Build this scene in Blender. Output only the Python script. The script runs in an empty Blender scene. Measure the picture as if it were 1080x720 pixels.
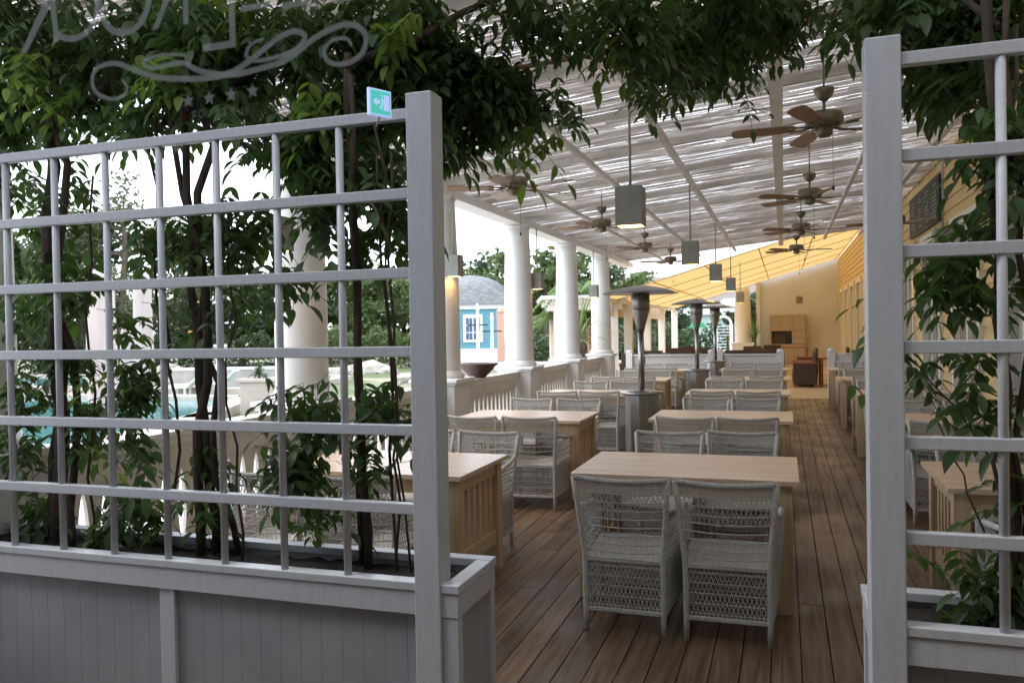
import bpy, bmesh, math, random
import numpy as np
from mathutils import Vector, Matrix
R = math.radians
random.seed(7)
rng = np.random.default_rng(7)
scene = bpy.context.scene
COL = scene.collection

# ------------------------------------------------------------ camera
CAM_H = 1.6
F_PX = 860.0
yaw, pitch, roll = R(18.45), R(-0.8), R(1.0)
fw = np.array([-math.sin(yaw)*math.cos(pitch), math.cos(yaw)*math.cos(pitch), math.sin(pitch)])
rt0 = np.array([math.cos(yaw), math.sin(yaw), 0.0]); up0 = np.cross(rt0, fw)
rt = rt0*math.cos(roll) - up0*math.sin(roll); up = up0*math.cos(roll) + rt0*math.sin(roll)
camd = bpy.data.cameras.new('camera'); camd.sensor_width = 36.0
camd.lens = 36.0*F_PX/1080.0; camd.clip_start = 0.05; camd.clip_end = 2000
camd.dof.use_dof = True; camd.dof.focus_distance = 4.2; camd.dof.aperture_fstop = 7.0
cam = bpy.data.objects.new('camera', camd); COL.objects.link(cam)
cam.matrix_world = Matrix(((rt[0], up[0], -fw[0], 0), (rt[1], up[1], -fw[1], 0), (rt[2], up[2], -fw[2], CAM_H), (0, 0, 0, 1)))
scene.camera = cam

# ------------------------------------------------------------ overcast sky, soft sun, exposure
SUN_EL, SUN_ROT = R(55), R(250)
w = bpy.data.worlds.new('World'); scene.world = w; w.use_nodes = True
nt = w.node_tree; nt.nodes.clear()
sky = nt.nodes.new('ShaderNodeTexSky'); sky.sky_type = 'NISHITA'; sky.sun_disc = False
sky.sun_elevation = SUN_EL; sky.sun_rotation = SUN_ROT; sky.air_density = 1.0; sky.dust_density = 4.0
mixw = nt.nodes.new('ShaderNodeMix'); mixw.data_type = 'RGBA'; mixw.inputs[0].default_value = 0.8
mixw.inputs[7].default_value = (8.8, 9.5, 10.6, 1)
bg = nt.nodes.new('ShaderNodeBackground'); bg.inputs[1].default_value = 0.11
wo = nt.nodes.new('ShaderNodeOutputWorld')
nt.links.new(sky.outputs[0], mixw.inputs[6]); nt.links.new(mixw.outputs[2], bg.inputs[0]); nt.links.new(bg.outputs[0], wo.inputs[0])
sund = bpy.data.lights.new('sun', 'SUN'); sund.energy = 0.6; sund.angle = R(25); sund.color = (1.0, 0.96, 0.9)
sun = bpy.data.objects.new('sun', sund); COL.objects.link(sun)
sd = Vector((math.sin(SUN_ROT)*math.cos(SUN_EL), math.cos(SUN_ROT)*math.cos(SUN_EL), math.sin(SUN_EL)))
sun.rotation_euler = sd.to_track_quat('Z', 'Y').to_euler(); sun.location = (-10, 0, 30)
vs = scene.view_settings
vs.view_transform = 'Standard'; vs.look = 'None'; vs.gamma = 1.0; vs.use_curve_mapping = False
vs.exposure = 1.6
scene.cycles.max_bounces = 8; scene.cycles.diffuse_bounces = 5; scene.cycles.transparent_max_bounces = 16
scene.cycles.sample_clamp_indirect = 6.0

# ------------------------------------------------------------ helpers
def at(px, py, zc):
    """world point seen at (px,py) of the 1080x720 photograph at camera depth zc metres"""
    r = fw + rt*(px-540)/F_PX - up*(py-360)/F_PX
    return Vector(r*zc) + Vector((0, 0, CAM_H))
def atY(px, py, Y):
    r = fw + rt*(px-540)/F_PX - up*(py-360)/F_PX
    return Vector(r*(Y/r[1])) + Vector((0, 0, CAM_H))
def atZ(px, py, z):
    r = fw + rt*(px-540)/F_PX - up*(py-360)/F_PX
    return Vector(r*((z-CAM_H)/r[2])) + Vector((0, 0, CAM_H))

class MB:
    def __init__(s): s.v = []; s.f = []; s.sm = []
    def add(s, vs_, fs, smooth=False):
        b = len(s.v); s.v += [tuple(p) for p in vs_]
        s.f += [tuple(i+b for i in f) for f in fs]; s.sm += [smooth]*len(fs); return s
    def box(s, x0, x1, y0, y1, z0, z1, M=None):
        p = [Vector((x, y, z)) for z in (z0, z1) for y in (y0, y1) for x in (x0, x1)]
        if M is not None: p = [M @ q for q in p]
        return s.add(p, [(0, 2, 3, 1), (4, 5, 7, 6), (0, 1, 5, 4), (2, 6, 7, 3), (0, 4, 6, 2), (1, 3, 7, 5)])
    def bar(s, a, b, wx, wy=None):
        """square bar from a to b"""
        return s.tube([a, b], [wx*0.7071]*2, 4, smooth=False)
    def tube(s, pts, rad, n=8, smooth=True, cap=True):
        pts = [Vector(p) for p in pts]
        if not hasattr(rad, '__len__'): rad = [rad]*len(pts)
        t0 = (pts[1]-pts[0]).normalized()
        ref = Vector((0, 0, 1)) if abs(t0.z) < 0.9 else Vector((1, 0, 0))
        u = t0.cross(ref).normalized()
        vs_, fs = [], []
        for i, p in enumerate(pts):
            t = (pts[min(i+1, len(pts)-1)]-pts[max(i-1, 0)])
            t = t.normalized() if t.length > 1e-9 else t0
            u = (u - t*u.dot(t))
            u = u.normalized() if u.length > 1e-6 else t.orthogonal().normalized()
            v = t.cross(u)
            off = math.pi/4 if n == 4 else 0
            for k in range(n):
                a = 2*math.pi*k/n + off
                vs_.append(p + (u*math.cos(a) + v*math.sin(a))*rad[i])
        for i in range(len(pts)-1):
            for k in range(n):
                k2 = (k+1) % n
                fs.append((i*n+k, i*n+k2, (i+1)*n+k2, (i+1)*n+k))
        s.add(vs_, fs, smooth)
        if cap:
            b = len(s.v)-len(vs_)
            s.f.append(tuple(b+k for k in range(n-1, -1, -1))); s.sm.append(False)
            e = b+(len(pts)-1)*n
            s.f.append(tuple(e+k for k in range(n))); s.sm.append(False)
        return s
    def lathe(s, prof, n=24, c=(0, 0, 0), smooth=True):
        """prof: list of (r,z)"""
        vs_, fs = [], []
        for r, z in prof:
            for k in range(n):
                a = 2*math.pi*k/n
                vs_.append((c[0]+r*math.cos(a), c[1]+r*math.sin(a), c[2]+z))
        for i in range(len(prof)-1):
            for k in range(n):
                k2 = (k+1) % n
                fs.append((i*n+k, i*n+k2, (i+1)*n+k2, (i+1)*n+k))
        fs2 = [tuple(range(n-1, -1, -1)), tuple((len(prof)-1)*n+k for k in range(n))]
        b = len(s.v)
        s.add(vs_, fs, smooth)
        for f in fs2: s.f.append(tuple(b+i for i in f)); s.sm.append(False)
        return s
    def build(s, name, m, parent=None, loc=None, bevel=0.0, rz=0.0):
        me = bpy.data.meshes.new(name)
        me.from_pydata(s.v, [], s.f); me.update()
        me.polygons.foreach_set('use_smooth', s.sm)
        me.materials.append(m)
        o = bpy.data.objects.new(name, me); COL.objects.link(o)
        if parent is not None: o.parent = parent
        if loc is not None: o.location = loc
        o.rotation_euler.z = rz
        if bevel:
            b = o.modifiers.new('bevel', 'BEVEL'); b.width = bevel; b.segments = 2; b.limit_method = 'ANGLE'
        return o

def tag(o, label=None, cat=None, group=None, kind=None):
    if label: o['label'] = label
    if cat: o['category'] = cat
    if group: o['group'] = group
    if kind: o['kind'] = kind
    return o
def thing(name, label, cat, loc=(0, 0, 0), rz=0.0, group=None):
    o = bpy.data.objects.new(name, None); COL.objects.link(o)
    o.location = loc; o.rotation_euler.z = rz; o.empty_display_size = 0.1
    return tag(o, label, cat, group)
KIDS = {}
def kids(o):
    return [c for c in COL.objects if c.parent == o]
def copy_tree(o, parent=None, ks=None):
    c = o.copy(); COL.objects.link(c); c.parent = parent
    for ch in (KIDS.get(o.name) if o.name in KIDS else list(o.children)):
        copy_tree(ch, c)
    return c

# ------------------------------------------------------------ materials
def mat(name, col, rough=0.6, noise=None, bump=None, metal=0.0, spec=0.5, coat=0.0, trans=None, emis=None):
    """noise: (scale vec, colour2, lo, hi); bump: (scale, strength)"""
    m = bpy.data.materials.new(name); m.use_nodes = True
    n = m.node_tree; bs = n.nodes['Principled BSDF']; out = n.nodes['Material Output']
    bs.inputs['Base Color'].default_value = (*col, 1); bs.inputs['Roughness'].default_value = rough
    bs.inputs['Metallic'].default_value = metal; bs.inputs['Specular IOR Level'].default_value = spec
    bs.inputs['Coat Weight'].default_value = coat; bs.inputs['Coat Roughness'].default_value = 0.25
    tc = n.nodes.new('ShaderNodeTexCoord')
    if noise:
        mp = n.nodes.new('ShaderNodeMapping'); mp.inputs['Scale'].default_value = noise[0]
        nz = n.nodes.new('ShaderNodeTexNoise'); nz.inputs['Scale'].default_value = 1; nz.inputs['Detail'].default_value = 5
        rp = n.nodes.new('ShaderNodeMapRange'); rp.inputs[1].default_value = noise[2]; rp.inputs[2].default_value = noise[3]
        mx = n.nodes.new('ShaderNodeMix'); mx.data_type = 'RGBA'
        mx.inputs[6].default_value = (*col, 1); mx.inputs[7].default_value = (*noise[1], 1)
        n.links.new(tc.outputs['Object'], mp.inputs[0]); n.links.new(mp.outputs[0], nz.inputs[0])
        n.links.new(nz.outputs[0], rp.inputs[0]); n.links.new(rp.outputs[0], mx.inputs[0]); n.links.new(mx.outputs[2], bs.inputs['Base Color'])
        m['mix'] = mx.name
    if bump:
        nb = n.nodes.new('ShaderNodeTexNoise'); nb.inputs['Detail'].default_value = 4
        mb = n.nodes.new('ShaderNodeMapping'); mb.inputs['Scale'].default_value = bump[0]; nb.inputs['Scale'].default_value = 1
        bp = n.nodes.new('ShaderNodeBump'); bp.inputs['Strength'].default_value = bump[1]; bp.inputs['Distance'].default_value = 0.01
        n.links.new(tc.outputs['Object'], mb.inputs[0]); n.links.new(mb.outputs[0], nb.inputs[0])
        n.links.new(nb.outputs[0], bp.inputs['Height']); n.links.new(bp.outputs[0], bs.inputs['Normal'])
    if trans:
        tr = n.nodes.new('ShaderNodeBsdfTranslucent'); tr.inputs[0].default_value = (*trans[1], 1)
        ms = n.nodes.new('ShaderNodeMixShader'); ms.inputs[0].default_value = trans[0]
        n.links.new(bs.outputs[0], ms.inputs[1]); n.links.new(tr.outputs[0], ms.inputs[2]); n.links.new(ms.outputs[0], out.inputs[0])
    if emis:
        bs.inputs['Emission Color'].default_value = (*emis[0], 1); bs.inputs['Emission Strength'].default_value = emis[1]
    return m

M = {}
M['white'] = mat('white_paint', (0.74, 0.75, 0.76), 0.45, ((3, 3, 12), (0.64, 0.64, 0.63), 0.45, 0.75), ((20, 20, 4), 0.15))
M['column'] = mat('column_paint', (0.80, 0.80, 0.79), 0.5, ((1.5, 1.5, 2), (0.70, 0.69, 0.66), 0.5, 0.8))
M['baluster'] = mat('baluster_paint', (0.72, 0.70, 0.66), 0.5, ((4, 4, 6), (0.60, 0.57, 0.52), 0.45, 0.8))
M['wicker'] = mat('grey_wicker', (0.60, 0.595, 0.56), 0.5, ((60, 60, 60), (0.47, 0.46, 0.43), 0.4, 0.65), ((150, 150, 150), 0.5))
M['wicker_seat'] = mat('grey_wicker_seat', (0.60, 0.57, 0.51), 0.65, ((90, 40, 90), (0.40, 0.38, 0.34), 0.42, 0.6), ((120, 120, 120), 0.8))
M['pine'] = mat('pine_table', (0.66, 0.50, 0.36), 0.34, ((1.3, 26, 2), (0.53, 0.37, 0.25), 0.38, 0.68), ((6, 60, 6), 0.08), coat=0.15)
M['pine_leg'] = mat('pine_leg', (0.60, 0.45, 0.28), 0.42, ((25, 25, 1.5), (0.47, 0.32, 0.19), 0.42, 0.72), ((50, 50, 4), 0.1))
M['brown_wicker'] = mat('brown_wicker', (0.075, 0.045, 0.03), 0.55, ((40, 40, 40), (0.04, 0.025, 0.018), 0.4, 0.6), ((60, 60, 60), 0.6))
M['redwood'] = mat('reddish_wood', (0.34, 0.13, 0.06), 0.45, ((6, 30, 6), (0.22, 0.08, 0.04), 0.4, 0.7))
M['steel'] = mat('brushed_steel', (0.42, 0.42, 0.42), 0.32, ((30, 30, 1), (0.33, 0.32, 0.30), 0.4, 0.6), metal=1.0)
M['steel_dark'] = mat('burner_steel', (0.30, 0.28, 0.26), 0.4, metal=1.0)
M['bronze'] = mat('antique_bronze', (0.26, 0.225, 0.16), 0.42, ((15, 15, 15), (0.17, 0.145, 0.10), 0.4, 0.65), metal=0.5)
M['blade'] = mat('fan_blade_wood', (0.34, 0.21, 0.125), 0.4, ((4, 4, 4), (0.22, 0.13, 0.08), 0.4, 0.7))
M['lantern'] = mat('grey_lantern', (0.30, 0.31, 0.28), 0.55, ((8, 8, 8), (0.25, 0.255, 0.23), 0.4, 0.7))
M['glow'] = mat('warm_bulb', (0.9, 0.6, 0.3), 0.5, emis=((1.0, 0.55, 0.18), 5.0))
M['rod'] = mat('grey_rod', (0.35, 0.35, 0.34), 0.5)
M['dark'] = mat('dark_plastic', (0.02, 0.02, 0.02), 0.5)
M['soil'] = mat('dark_soil', (0.03, 0.024, 0.018), 0.95, ((40, 40, 40), (0.015, 0.012, 0.01), 0.4, 0.6), ((50, 50, 50), 1.0))
M['bark'] = mat('vine_bark', (0.075, 0.05, 0.034), 0.85, ((30, 30, 5), (0.03, 0.022, 0.016), 0.4, 0.65), ((60, 60, 12), 0.9))
M['twig'] = mat('green_twig', (0.09, 0.08, 0.035), 0.7)
M['trunk'] = mat('tree_bark', (0.13, 0.10, 0.075), 0.9, ((6, 6, 2), (0.07, 0.055, 0.04), 0.4, 0.65))
M['reed'] = mat('whitewashed_reed', (0.62, 0.58, 0.55), 0.75, ((1.2, 30, 1), (0.46, 0.41, 0.36), 0.48, 0.72), trans=(0.34, (0.70, 0.66, 0.63)))
M['beam'] = mat('beam_paint', (0.66, 0.63, 0.59), 0.6, ((3, 3, 3), (0.50, 0.46, 0.41), 0.5, 0.8))
M['yellow'] = mat('yellow_siding', (0.64, 0.46, 0.20), 0.55, ((2, 2, 6), (0.58, 0.41, 0.17), 0.45, 0.75))
M['cream'] = mat('cream_plaster', (0.62, 0.62, 0.60), 0.7, ((1, 1, 1), (0.58, 0.58, 0.56), 0.4, 0.7))
M['pane'] = mat('window_glass', (0.22, 0.21, 0.19), 0.08, spec=0.7)
M['trim'] = mat('pale_trim', (0.72, 0.69, 0.60), 0.5)
M['awning'] = mat('yellow_awning', (0.62, 0.47, 0.24), 0.8, ((0.6, 0.6, 0.6), (0.57, 0.42, 0.21), 0.4, 0.7), trans=(0.46, (0.66, 0.43, 0.165)))
M['seam'] = mat('awning_seam', (0.42, 0.26, 0.09), 0.8)
M['oak'] = mat('light_oak', (0.42, 0.33, 0.25), 0.5, ((12, 12, 1.5), (0.36, 0.28, 0.21), 0.4, 0.7))
M['niche'] = mat('cabinet_niche', (0.12, 0.10, 0.08), 0.5)
M['chalk'] = mat('chalkboard', (0.035, 0.03, 0.028), 0.6)
M['chalktext'] = mat('chalk_writing', (0.45, 0.42, 0.38), 0.8)
M['blue'] = mat('blue_boards', (0.12, 0.34, 0.43), 0.6, ((2, 2, 8), (0.105, 0.30, 0.38), 0.4, 0.7))
M['housewhite'] = mat('house_white_trim', (0.78, 0.80, 0.82), 0.6)
M['slate'] = mat('grey_roof_shingle', (0.16, 0.17, 0.18), 0.8, ((3, 3, 14), (0.28, 0.29, 0.30), 0.4, 0.65), ((8, 8, 30), 0.6))
M['bluepane'] = mat('blue_window_glass', (0.10, 0.14, 0.24), 0.15)
M['salmon'] = mat('salmon_paint', (0.62, 0.36, 0.27), 0.7)
M['parasol'] = mat('closed_parasol_cloth', (0.50, 0.43, 0.41), 0.85, ((4, 4, 1), (0.42, 0.36, 0.34), 0.4, 0.7))
M['green_cloth'] = mat('green_cloth', (0.015, 0.22, 0.10), 0.8)
M['stone'] = mat('pool_stone', (0.48, 0.42, 0.37), 0.8, ((1.5, 1.5, 1.5), (0.36, 0.31, 0.27), 0.4, 0.65), ((10, 10, 10), 0.4))
M['rock'] = mat('pale_rock', (0.48, 0.45, 0.41), 0.9, ((1.5, 1.5, 1.5), (0.30, 0.27, 0.23), 0.4, 0.65), ((5, 5, 5), 0.8))
M['paving'] = mat('beige_paving', (0.52, 0.40, 0.27), 0.6, ((1.2, 1.2, 1), (0.44, 0.33, 0.21), 0.4, 0.7))
M['orange'] = mat('orange_mast', (0.55, 0.27, 0.10), 0.7)
M['copper'] = mat('copper_lantern', (0.55, 0.22, 0.10), 0.4, metal=0.5, emis=((1.0, 0.35, 0.12), 0.15))
M['valance'] = mat('striped_curtain', (0.62, 0.50, 0.38), 0.85, ((40, 40, 0.3), (0.50, 0.38, 0.28), 0.4, 0.6), trans=(0.3, (0.7, 0.55, 0.4)))
M['teal'] = mat('pale_teal_wall', (0.50, 0.62, 0.62), 0.7)
M['urn'] = mat('brown_urn', (0.09, 0.05, 0.04), 0.5)
M['signgreen'] = mat('sign_reflection_green', (0.06, 0.50, 0.42), 0.4, emis=((0.08, 0.60, 0.50), 0.2))  # colours and faint glow stand for the sign's reflection in the window glass
M['signwhite'] = mat('sign_reflection_white', (0.5, 0.6, 0.85), 0.4, emis=((0.45, 0.6, 1.0), 0.2))
M['inner'] = mat('room_plaster', (0.20, 0.19, 0.18), 0.9)
M['facade'] = mat('facade_plaster', (0.42, 0.43, 0.44), 0.8)
M['panel'] = mat('shaded_panel_paint', (0.30, 0.315, 0.345), 0.38, ((3, 3, 3), (0.235, 0.248, 0.275), 0.4, 0.75), ((20, 20, 6), 0.12))  # darker than the rim paint: shade down on the planter front put into colour

def leafmat(name, c1, c2, tr, scale=6.0, rough=0.45, fac=0.35):
    m = bpy.data.materials.new(name); m.use_nodes = True
    n = m.node_tree; bs = n.nodes['Principled BSDF']; out = n.nodes['Material Output']
    g = n.nodes.new('ShaderNodeNewGeometry')
    mx = n.nodes.new('ShaderNodeMix'); mx.data_type = 'RGBA'; mx.inputs[6].default_value = (*c1, 1); mx.inputs[7].default_value = (*c2, 1)
    n.links.new(g.outputs['Random Per Island'], mx.inputs[0]); n.links.new(mx.outputs[2], bs.inputs['Base Color'])
    bs.inputs['Roughness'].default_value = rough
    tl = n.nodes.new('ShaderNodeBsdfTranslucent'); tl.inputs[0].default_value = (*tr, 1)
    ms = n.nodes.new('ShaderNodeMixShader'); ms.inputs[0].default_value = fac
    n.links.new(bs.outputs[0], ms.inputs[1]); n.links.new(tl.outputs[0], ms.inputs[2]); n.links.new(ms.outputs[0], out.inputs[0])
    return m
M['leaf'] = leafmat('wisteria_leaf', (0.026, 0.066, 0.028), (0.070, 0.130, 0.040), (0.12, 0.23, 0.04))
M['leaf_young'] = leafmat('young_wisteria_leaf', (0.09, 0.17, 0.03), (0.17, 0.25, 0.05), (0.25, 0.40, 0.06), fac=0.45)
M['tree_a'] = leafmat('deciduous_leaf', (0.065, 0.11, 0.035), (0.13, 0.17, 0.06), (0.13, 0.19, 0.055))
M['tree_b'] = leafmat('dark_tree_leaf', (0.04, 0.07, 0.032), (0.08, 0.115, 0.05), (0.085, 0.13, 0.05))
M['tree_c'] = leafmat('pale_birch_leaf', (0.09, 0.11, 0.06), (0.15, 0.16, 0.08), (0.13, 0.16, 0.07))
M['palm'] = leafmat('palm_leaf', (0.10, 0.18, 0.05), (0.17, 0.26, 0.08), (0.22, 0.35, 0.1))
M['lime'] = leafmat('lime_shrub_leaf', (0.16, 0.30, 0.04), (0.25, 0.40, 0.07), (0.3, 0.5, 0.08))

# painted wood wet with rain drops for the trellis and its posts
def wet_white():
    m = mat('wet_grey_white_paint', (0.47, 0.49, 0.53), 0.36, ((60, 60, 5), (0.42, 0.44, 0.475), 0.4, 0.75))
    n = m.node_tree; bs = n.nodes['Principled BSDF']; tc = n.nodes['Texture Coordinate']
    vo = n.nodes.new('ShaderNodeTexVoronoi'); vo.inputs['Scale'].default_value = 120
    mr = n.nodes.new('ShaderNodeMapRange'); mr.inputs[1].default_value = 0.32; mr.inputs[2].default_value = 0.12
    sp = n.nodes.new('ShaderNodeSeparateColor')
    gt = n.nodes.new('ShaderNodeMath'); gt.operation = 'GREATER_THAN'; gt.inputs[1].default_value = 0.66
    mu = n.nodes.new('ShaderNodeMath'); mu.operation = 'MULTIPLY'
    nz = n.nodes.new('ShaderNodeTexNoise'); nz.inputs['Scale'].default_value = 140
    ad = n.nodes.new('ShaderNodeMath'); ad.operation = 'MULTIPLY_ADD'; ad.inputs[1].default_value = 0.15
    bp = n.nodes.new('ShaderNodeBump'); bp.inputs['Strength'].default_value = 0.5; bp.inputs['Distance'].default_value = 0.0022
    L = n.links
    L.new(tc.outputs['Object'], vo.inputs['Vector']); L.new(tc.outputs['Object'], nz.inputs['Vector'])
    L.new(vo.outputs['Distance'], mr.inputs[0]); L.new(vo.outputs['Color'], sp.inputs[0]); L.new(sp.outputs[0], gt.inputs[0])
    L.new(mr.outputs[0], mu.inputs[0]); L.new(gt.outputs[0], mu.inputs[1])
    L.new(nz.outputs[0], ad.inputs[0]); L.new(mu.outputs[0], ad.inputs[2]); L.new(ad.outputs[0], bp.inputs['Height'])
    L.new(bp.outputs[0], bs.inputs['Normal'])
    return m
M['wet'] = wet_white()

def deckmat():
    m = bpy.data.materials.new('deck_boards'); m.use_nodes = True
    n = m.node_tree; bs = n.nodes['Principled BSDF']; L = n.links
    tc = n.nodes.new('ShaderNodeTexCoord'); g = n.nodes.new('ShaderNodeNewGeometry')
    mp = n.nodes.new('ShaderNodeMapping'); mp.inputs['Scale'].default_value = (28, 1.4, 1)
    off = n.nodes.new('ShaderNodeVectorMath'); off.operation = 'ADD'
    sc = n.nodes.new('ShaderNodeVectorMath'); sc.operation = 'SCALE'; sc.inputs[3].default_value = 40
    cx = n.nodes.new('ShaderNodeCombineXYZ')
    L.new(g.outputs['Random Per Island'], cx.inputs[1]); L.new(cx.outputs[0], sc.inputs[0]); L.new(tc.outputs['Object'], off.inputs[0]); L.new(sc.outputs[0], off.inputs[1])
    L.new(off.outputs[0], mp.inputs[0])
    nz = n.nodes.new('ShaderNodeTexNoise'); nz.inputs['Scale'].default_value = 1; nz.inputs['Detail'].default_value = 6; nz.inputs['Distortion'].default_value = 0.6
    L.new(mp.outputs[0], nz.inputs[0])
    cr = n.nodes.new('ShaderNodeValToRGB'); cr.color_ramp.elements[0].position = 0.32; cr.color_ramp.elements[0].color = (0.085, 0.050, 0.029, 1)
    cr.color_ramp.elements[1].position = 0.72; cr.color_ramp.elements[1].color = (0.265, 0.17, 0.10, 1)
    L.new(nz.outputs[0], cr.inputs[0])
    hv = n.nodes.new('ShaderNodeHueSaturation')
    mr = n.nodes.new('ShaderNodeMapRange'); mr.inputs[3].default_value = 0.75; mr.inputs[4].default_value = 1.25
    L.new(g.outputs['Random Per Island'], mr.inputs[0]); L.new(mr.outputs[0], hv.inputs['Value']); L.new(cr.outputs[0], hv.inputs['Color'])
    # stains
    st = n.nodes.new('ShaderNodeTexNoise'); st.inputs['Scale'].default_value = 1.7; st.inputs['Detail'].default_value = 3
    L.new(tc.outputs['Object'], st.inputs[0])
    sr = n.nodes.new('ShaderNodeMapRange'); sr.inputs[1].default_value = 0.4; sr.inputs[2].default_value = 0.65
    sr.inputs[3].default_value = 0.8; sr.inputs[4].default_value = 1.1
    L.new(st.outputs[0], sr.inputs[0])
    hs = n.nodes.new('ShaderNodeHueSaturation'); L.new(sr.outputs[0], hs.inputs['Value']); L.new(hv.outputs[0], hs.inputs['Color'])
    L.new(hs.outputs[0], bs.inputs['Base Color'])
    rr = n.nodes.new('ShaderNodeMapRange'); rr.inputs[1].default_value = 0.42; rr.inputs[2].default_value = 0.6; rr.inputs[3].default_value = 0.40; rr.inputs[4].default_value = 0.60
    L.new(st.outputs[0], rr.inputs[0]); L.new(rr.outputs[0], bs.inputs['Roughness'])
    bp = n.nodes.new('ShaderNodeBump'); bp.inputs['Strength'].default_value = 0.35; bp.inputs['Distance'].default_value = 0.004
    L.new(nz.outputs[0], bp.inputs['Height']); L.new(bp.outputs[0], bs.inputs['Normal'])
    return m
M['deck'] = deckmat()

def groundmat():
    m = mat('ground_sheet', (0.10, 0.14, 0.05), 0.95, ((0.15, 0.15, 0.15), (0.36, 0.31, 0.24), 0.45, 0.58), ((6, 6, 6), 0.5))
    return m
M['ground'] = groundmat()
def watermat():
    m = mat('pool_water', (0.12, 0.30, 0.29), 0.05, ((0.6, 0.6, 0.6), (0.09, 0.24, 0.25), 0.4, 0.7), ((5, 5, 5), 0.25), spec=0.5)
    return m
M['water'] = watermat()

def decalmat():
    m = bpy.data.materials.new('frosted_vinyl'); m.use_nodes = True
    n = m.node_tree; n.nodes.clear()
    d = n.nodes.new('ShaderNodeBsdfDiffuse'); d.inputs[0].default_value = (0.55, 0.60, 0.62, 1)
    tl = n.nodes.new('ShaderNodeBsdfTranslucent'); tl.inputs[0].default_value = (0.6, 0.66, 0.68, 1)
    t = n.nodes.new('ShaderNodeBsdfTransparent')
    m0 = n.nodes.new('ShaderNodeMixShader'); m0.inputs[0].default_value = 0.6
    m1 = n.nodes.new('ShaderNodeMixShader'); m1.inputs[0].default_value = 0.58
    o = n.nodes.new('ShaderNodeOutputMaterial')
    n.links.new(d.outputs[0], m0.inputs[1]); n.links.new(tl.outputs[0], m0.inputs[2])
    n.links.new(m0.outputs[0], m1.inputs[1]); n.links.new(t.outputs[0], m1.inputs[2]); n.links.new(m1.outputs[0], o.inputs[0])
    return m
M['decal'] = decalmat()

# ------------------------------------------------------------ setting: ground, deck, paving, pools
tag(MB().add([(-700, -300, -0.7), (500, -300, -0.7), (500, 900, -0.7), (-700, 900, -0.7)], [(0, 1, 2, 3)]).build('ground', M['ground']), kind='structure')
m = MB()
PW = 0.136
ix = 0; x = -4.02
while x < 2.1:
    y = 0.3
    while y < 18.88:
        y1 = min(18.88, y + random.uniform(4.5, 9.5))
        if 18.88 - y1 < 2.5: y1 = 18.88
        m.box(x+0.003, x+PW-0.003, y+0.0015, y1-0.0015, -0.03, random.uniform(-0.0012, 0.0012))
        y = y1
    x += PW
tag(m.build('deck', M['deck'], bevel=0.0), kind='structure')
m = MB(); x = -4.02
while x < 2.1:
    yy = 2.2
    while yy < 10:
        for sx_ in (0.03, PW-0.03): m.lathe([(0.0036, 0.0016), (0.0036, 0.0022)], 6, (x+sx_, yy+random.uniform(-0.006, 0.006), 0))
        yy += 0.6
    x += PW
tag(m.build('deck_screws', M['steel_dark']), kind='structure')
m = MB(); m.box(-4.1, 2.14, 0.3, 18.88, -0.69, -0.045)
tag(m.build('deck_foundation', M['dark']), kind='structure')
m = MB(); m.box(-9, 2.14, 18.885, 36.2, -0.69, 0.0)
for k in range(1, 6): m.box(-9, 2.1, 18.885+k*2.9, 18.885+k*2.9+0.3, 0.0, 0.012)
tag(m.build('terrace_paving', M['paving']), kind='structure')

def pool(name, poly, z, rimw, rimh):
    m = MB(); n = len(poly)
    m.add([(p[0], p[1], z) for p in poly], [tuple(range(n))])
    wobj = tag(m.build(name, M['water']), kind='structure')
    m = MB()
    for i in range(n):
        a = Vector((*poly[i], 0)); b = Vector((*poly[(i+1) % n], 0)); d = (b-a).normalized(); q = Vector((d.y, -d.x, 0))
        e = d*rimw
        p = [a-e, b+e, b+e+q*rimw, a-e+q*rimw]
        vs_ = [(v.x, v.y, zz) for zz in (-0.72, z+rimh) for v in p]
        m.add(vs_, [(3, 2, 1, 0), (4, 5, 6, 7), (0, 1, 5, 4), (1, 2, 6, 5), (2, 3, 7, 6), (3, 0, 4, 7)])
    tag(m.build('pool_rim', M['stone'], bevel=0.03), kind='structure')
m = MB(); m.box(-13.2, -4.12, -2, 30, -0.69, -0.66)
tag(m.build('poolside_paving', mat('pale_paving', (0.62, 0.60, 0.57), 0.6, ((0.8, 0.8, 0.8), (0.52, 0.50, 0.47), 0.4, 0.7))), kind='structure')
pool('pool_water', [(-26, 12), (-13.0, 12), (-14.6, 17.2), (-17.2, 22.6), (-26, 22.6)], -0.55, 0.7, 0.12)
pool('pool_water', [(-42, 27), (-18.5, 27), (-20.5, 35), (-42, 35)], -0.55, 0.6, 0.1)

# ------------------------------------------------------------ facade the camera looks out of (unlit room behind a wide window)
m = MB()
WY = 0.72
m.box(-6.0, -2.3, WY, WY+0.18, -0.6, 4.4); m.box(1.5, 2.1, WY, WY+0.18, -0.6, 4.4)
m.box(-2.3, 1.5, WY, WY+0.18, -0.6, 0.35); m.box(-2.3, 1.5, WY, WY+0.18, 2.95, 4.4)
bld = thing('restaurant_facade', 'pale plaster facade around the wide window the view looks through', 'building', (0, 0, 0))
m.build('wall', M['facade'], bld)
m = MB(); m.box(-6.0, 2.1, -4.2, -4.0, -0.6, 4.4); m.box(-6.2, -6.0, -4.2, WY+0.18, -0.6, 4.4); m.box(2.1, 2.3, -4.2, WY+0.18, -0.6, 4.4)
m.box(-6.2, 2.3, -4.2, WY+0.18, 3.2, 3.35); m.box(-6.2, 2.3, -4.2, WY, -0.3, -0.05)
m.build('room_interior', M['inner'], bld)

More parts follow.
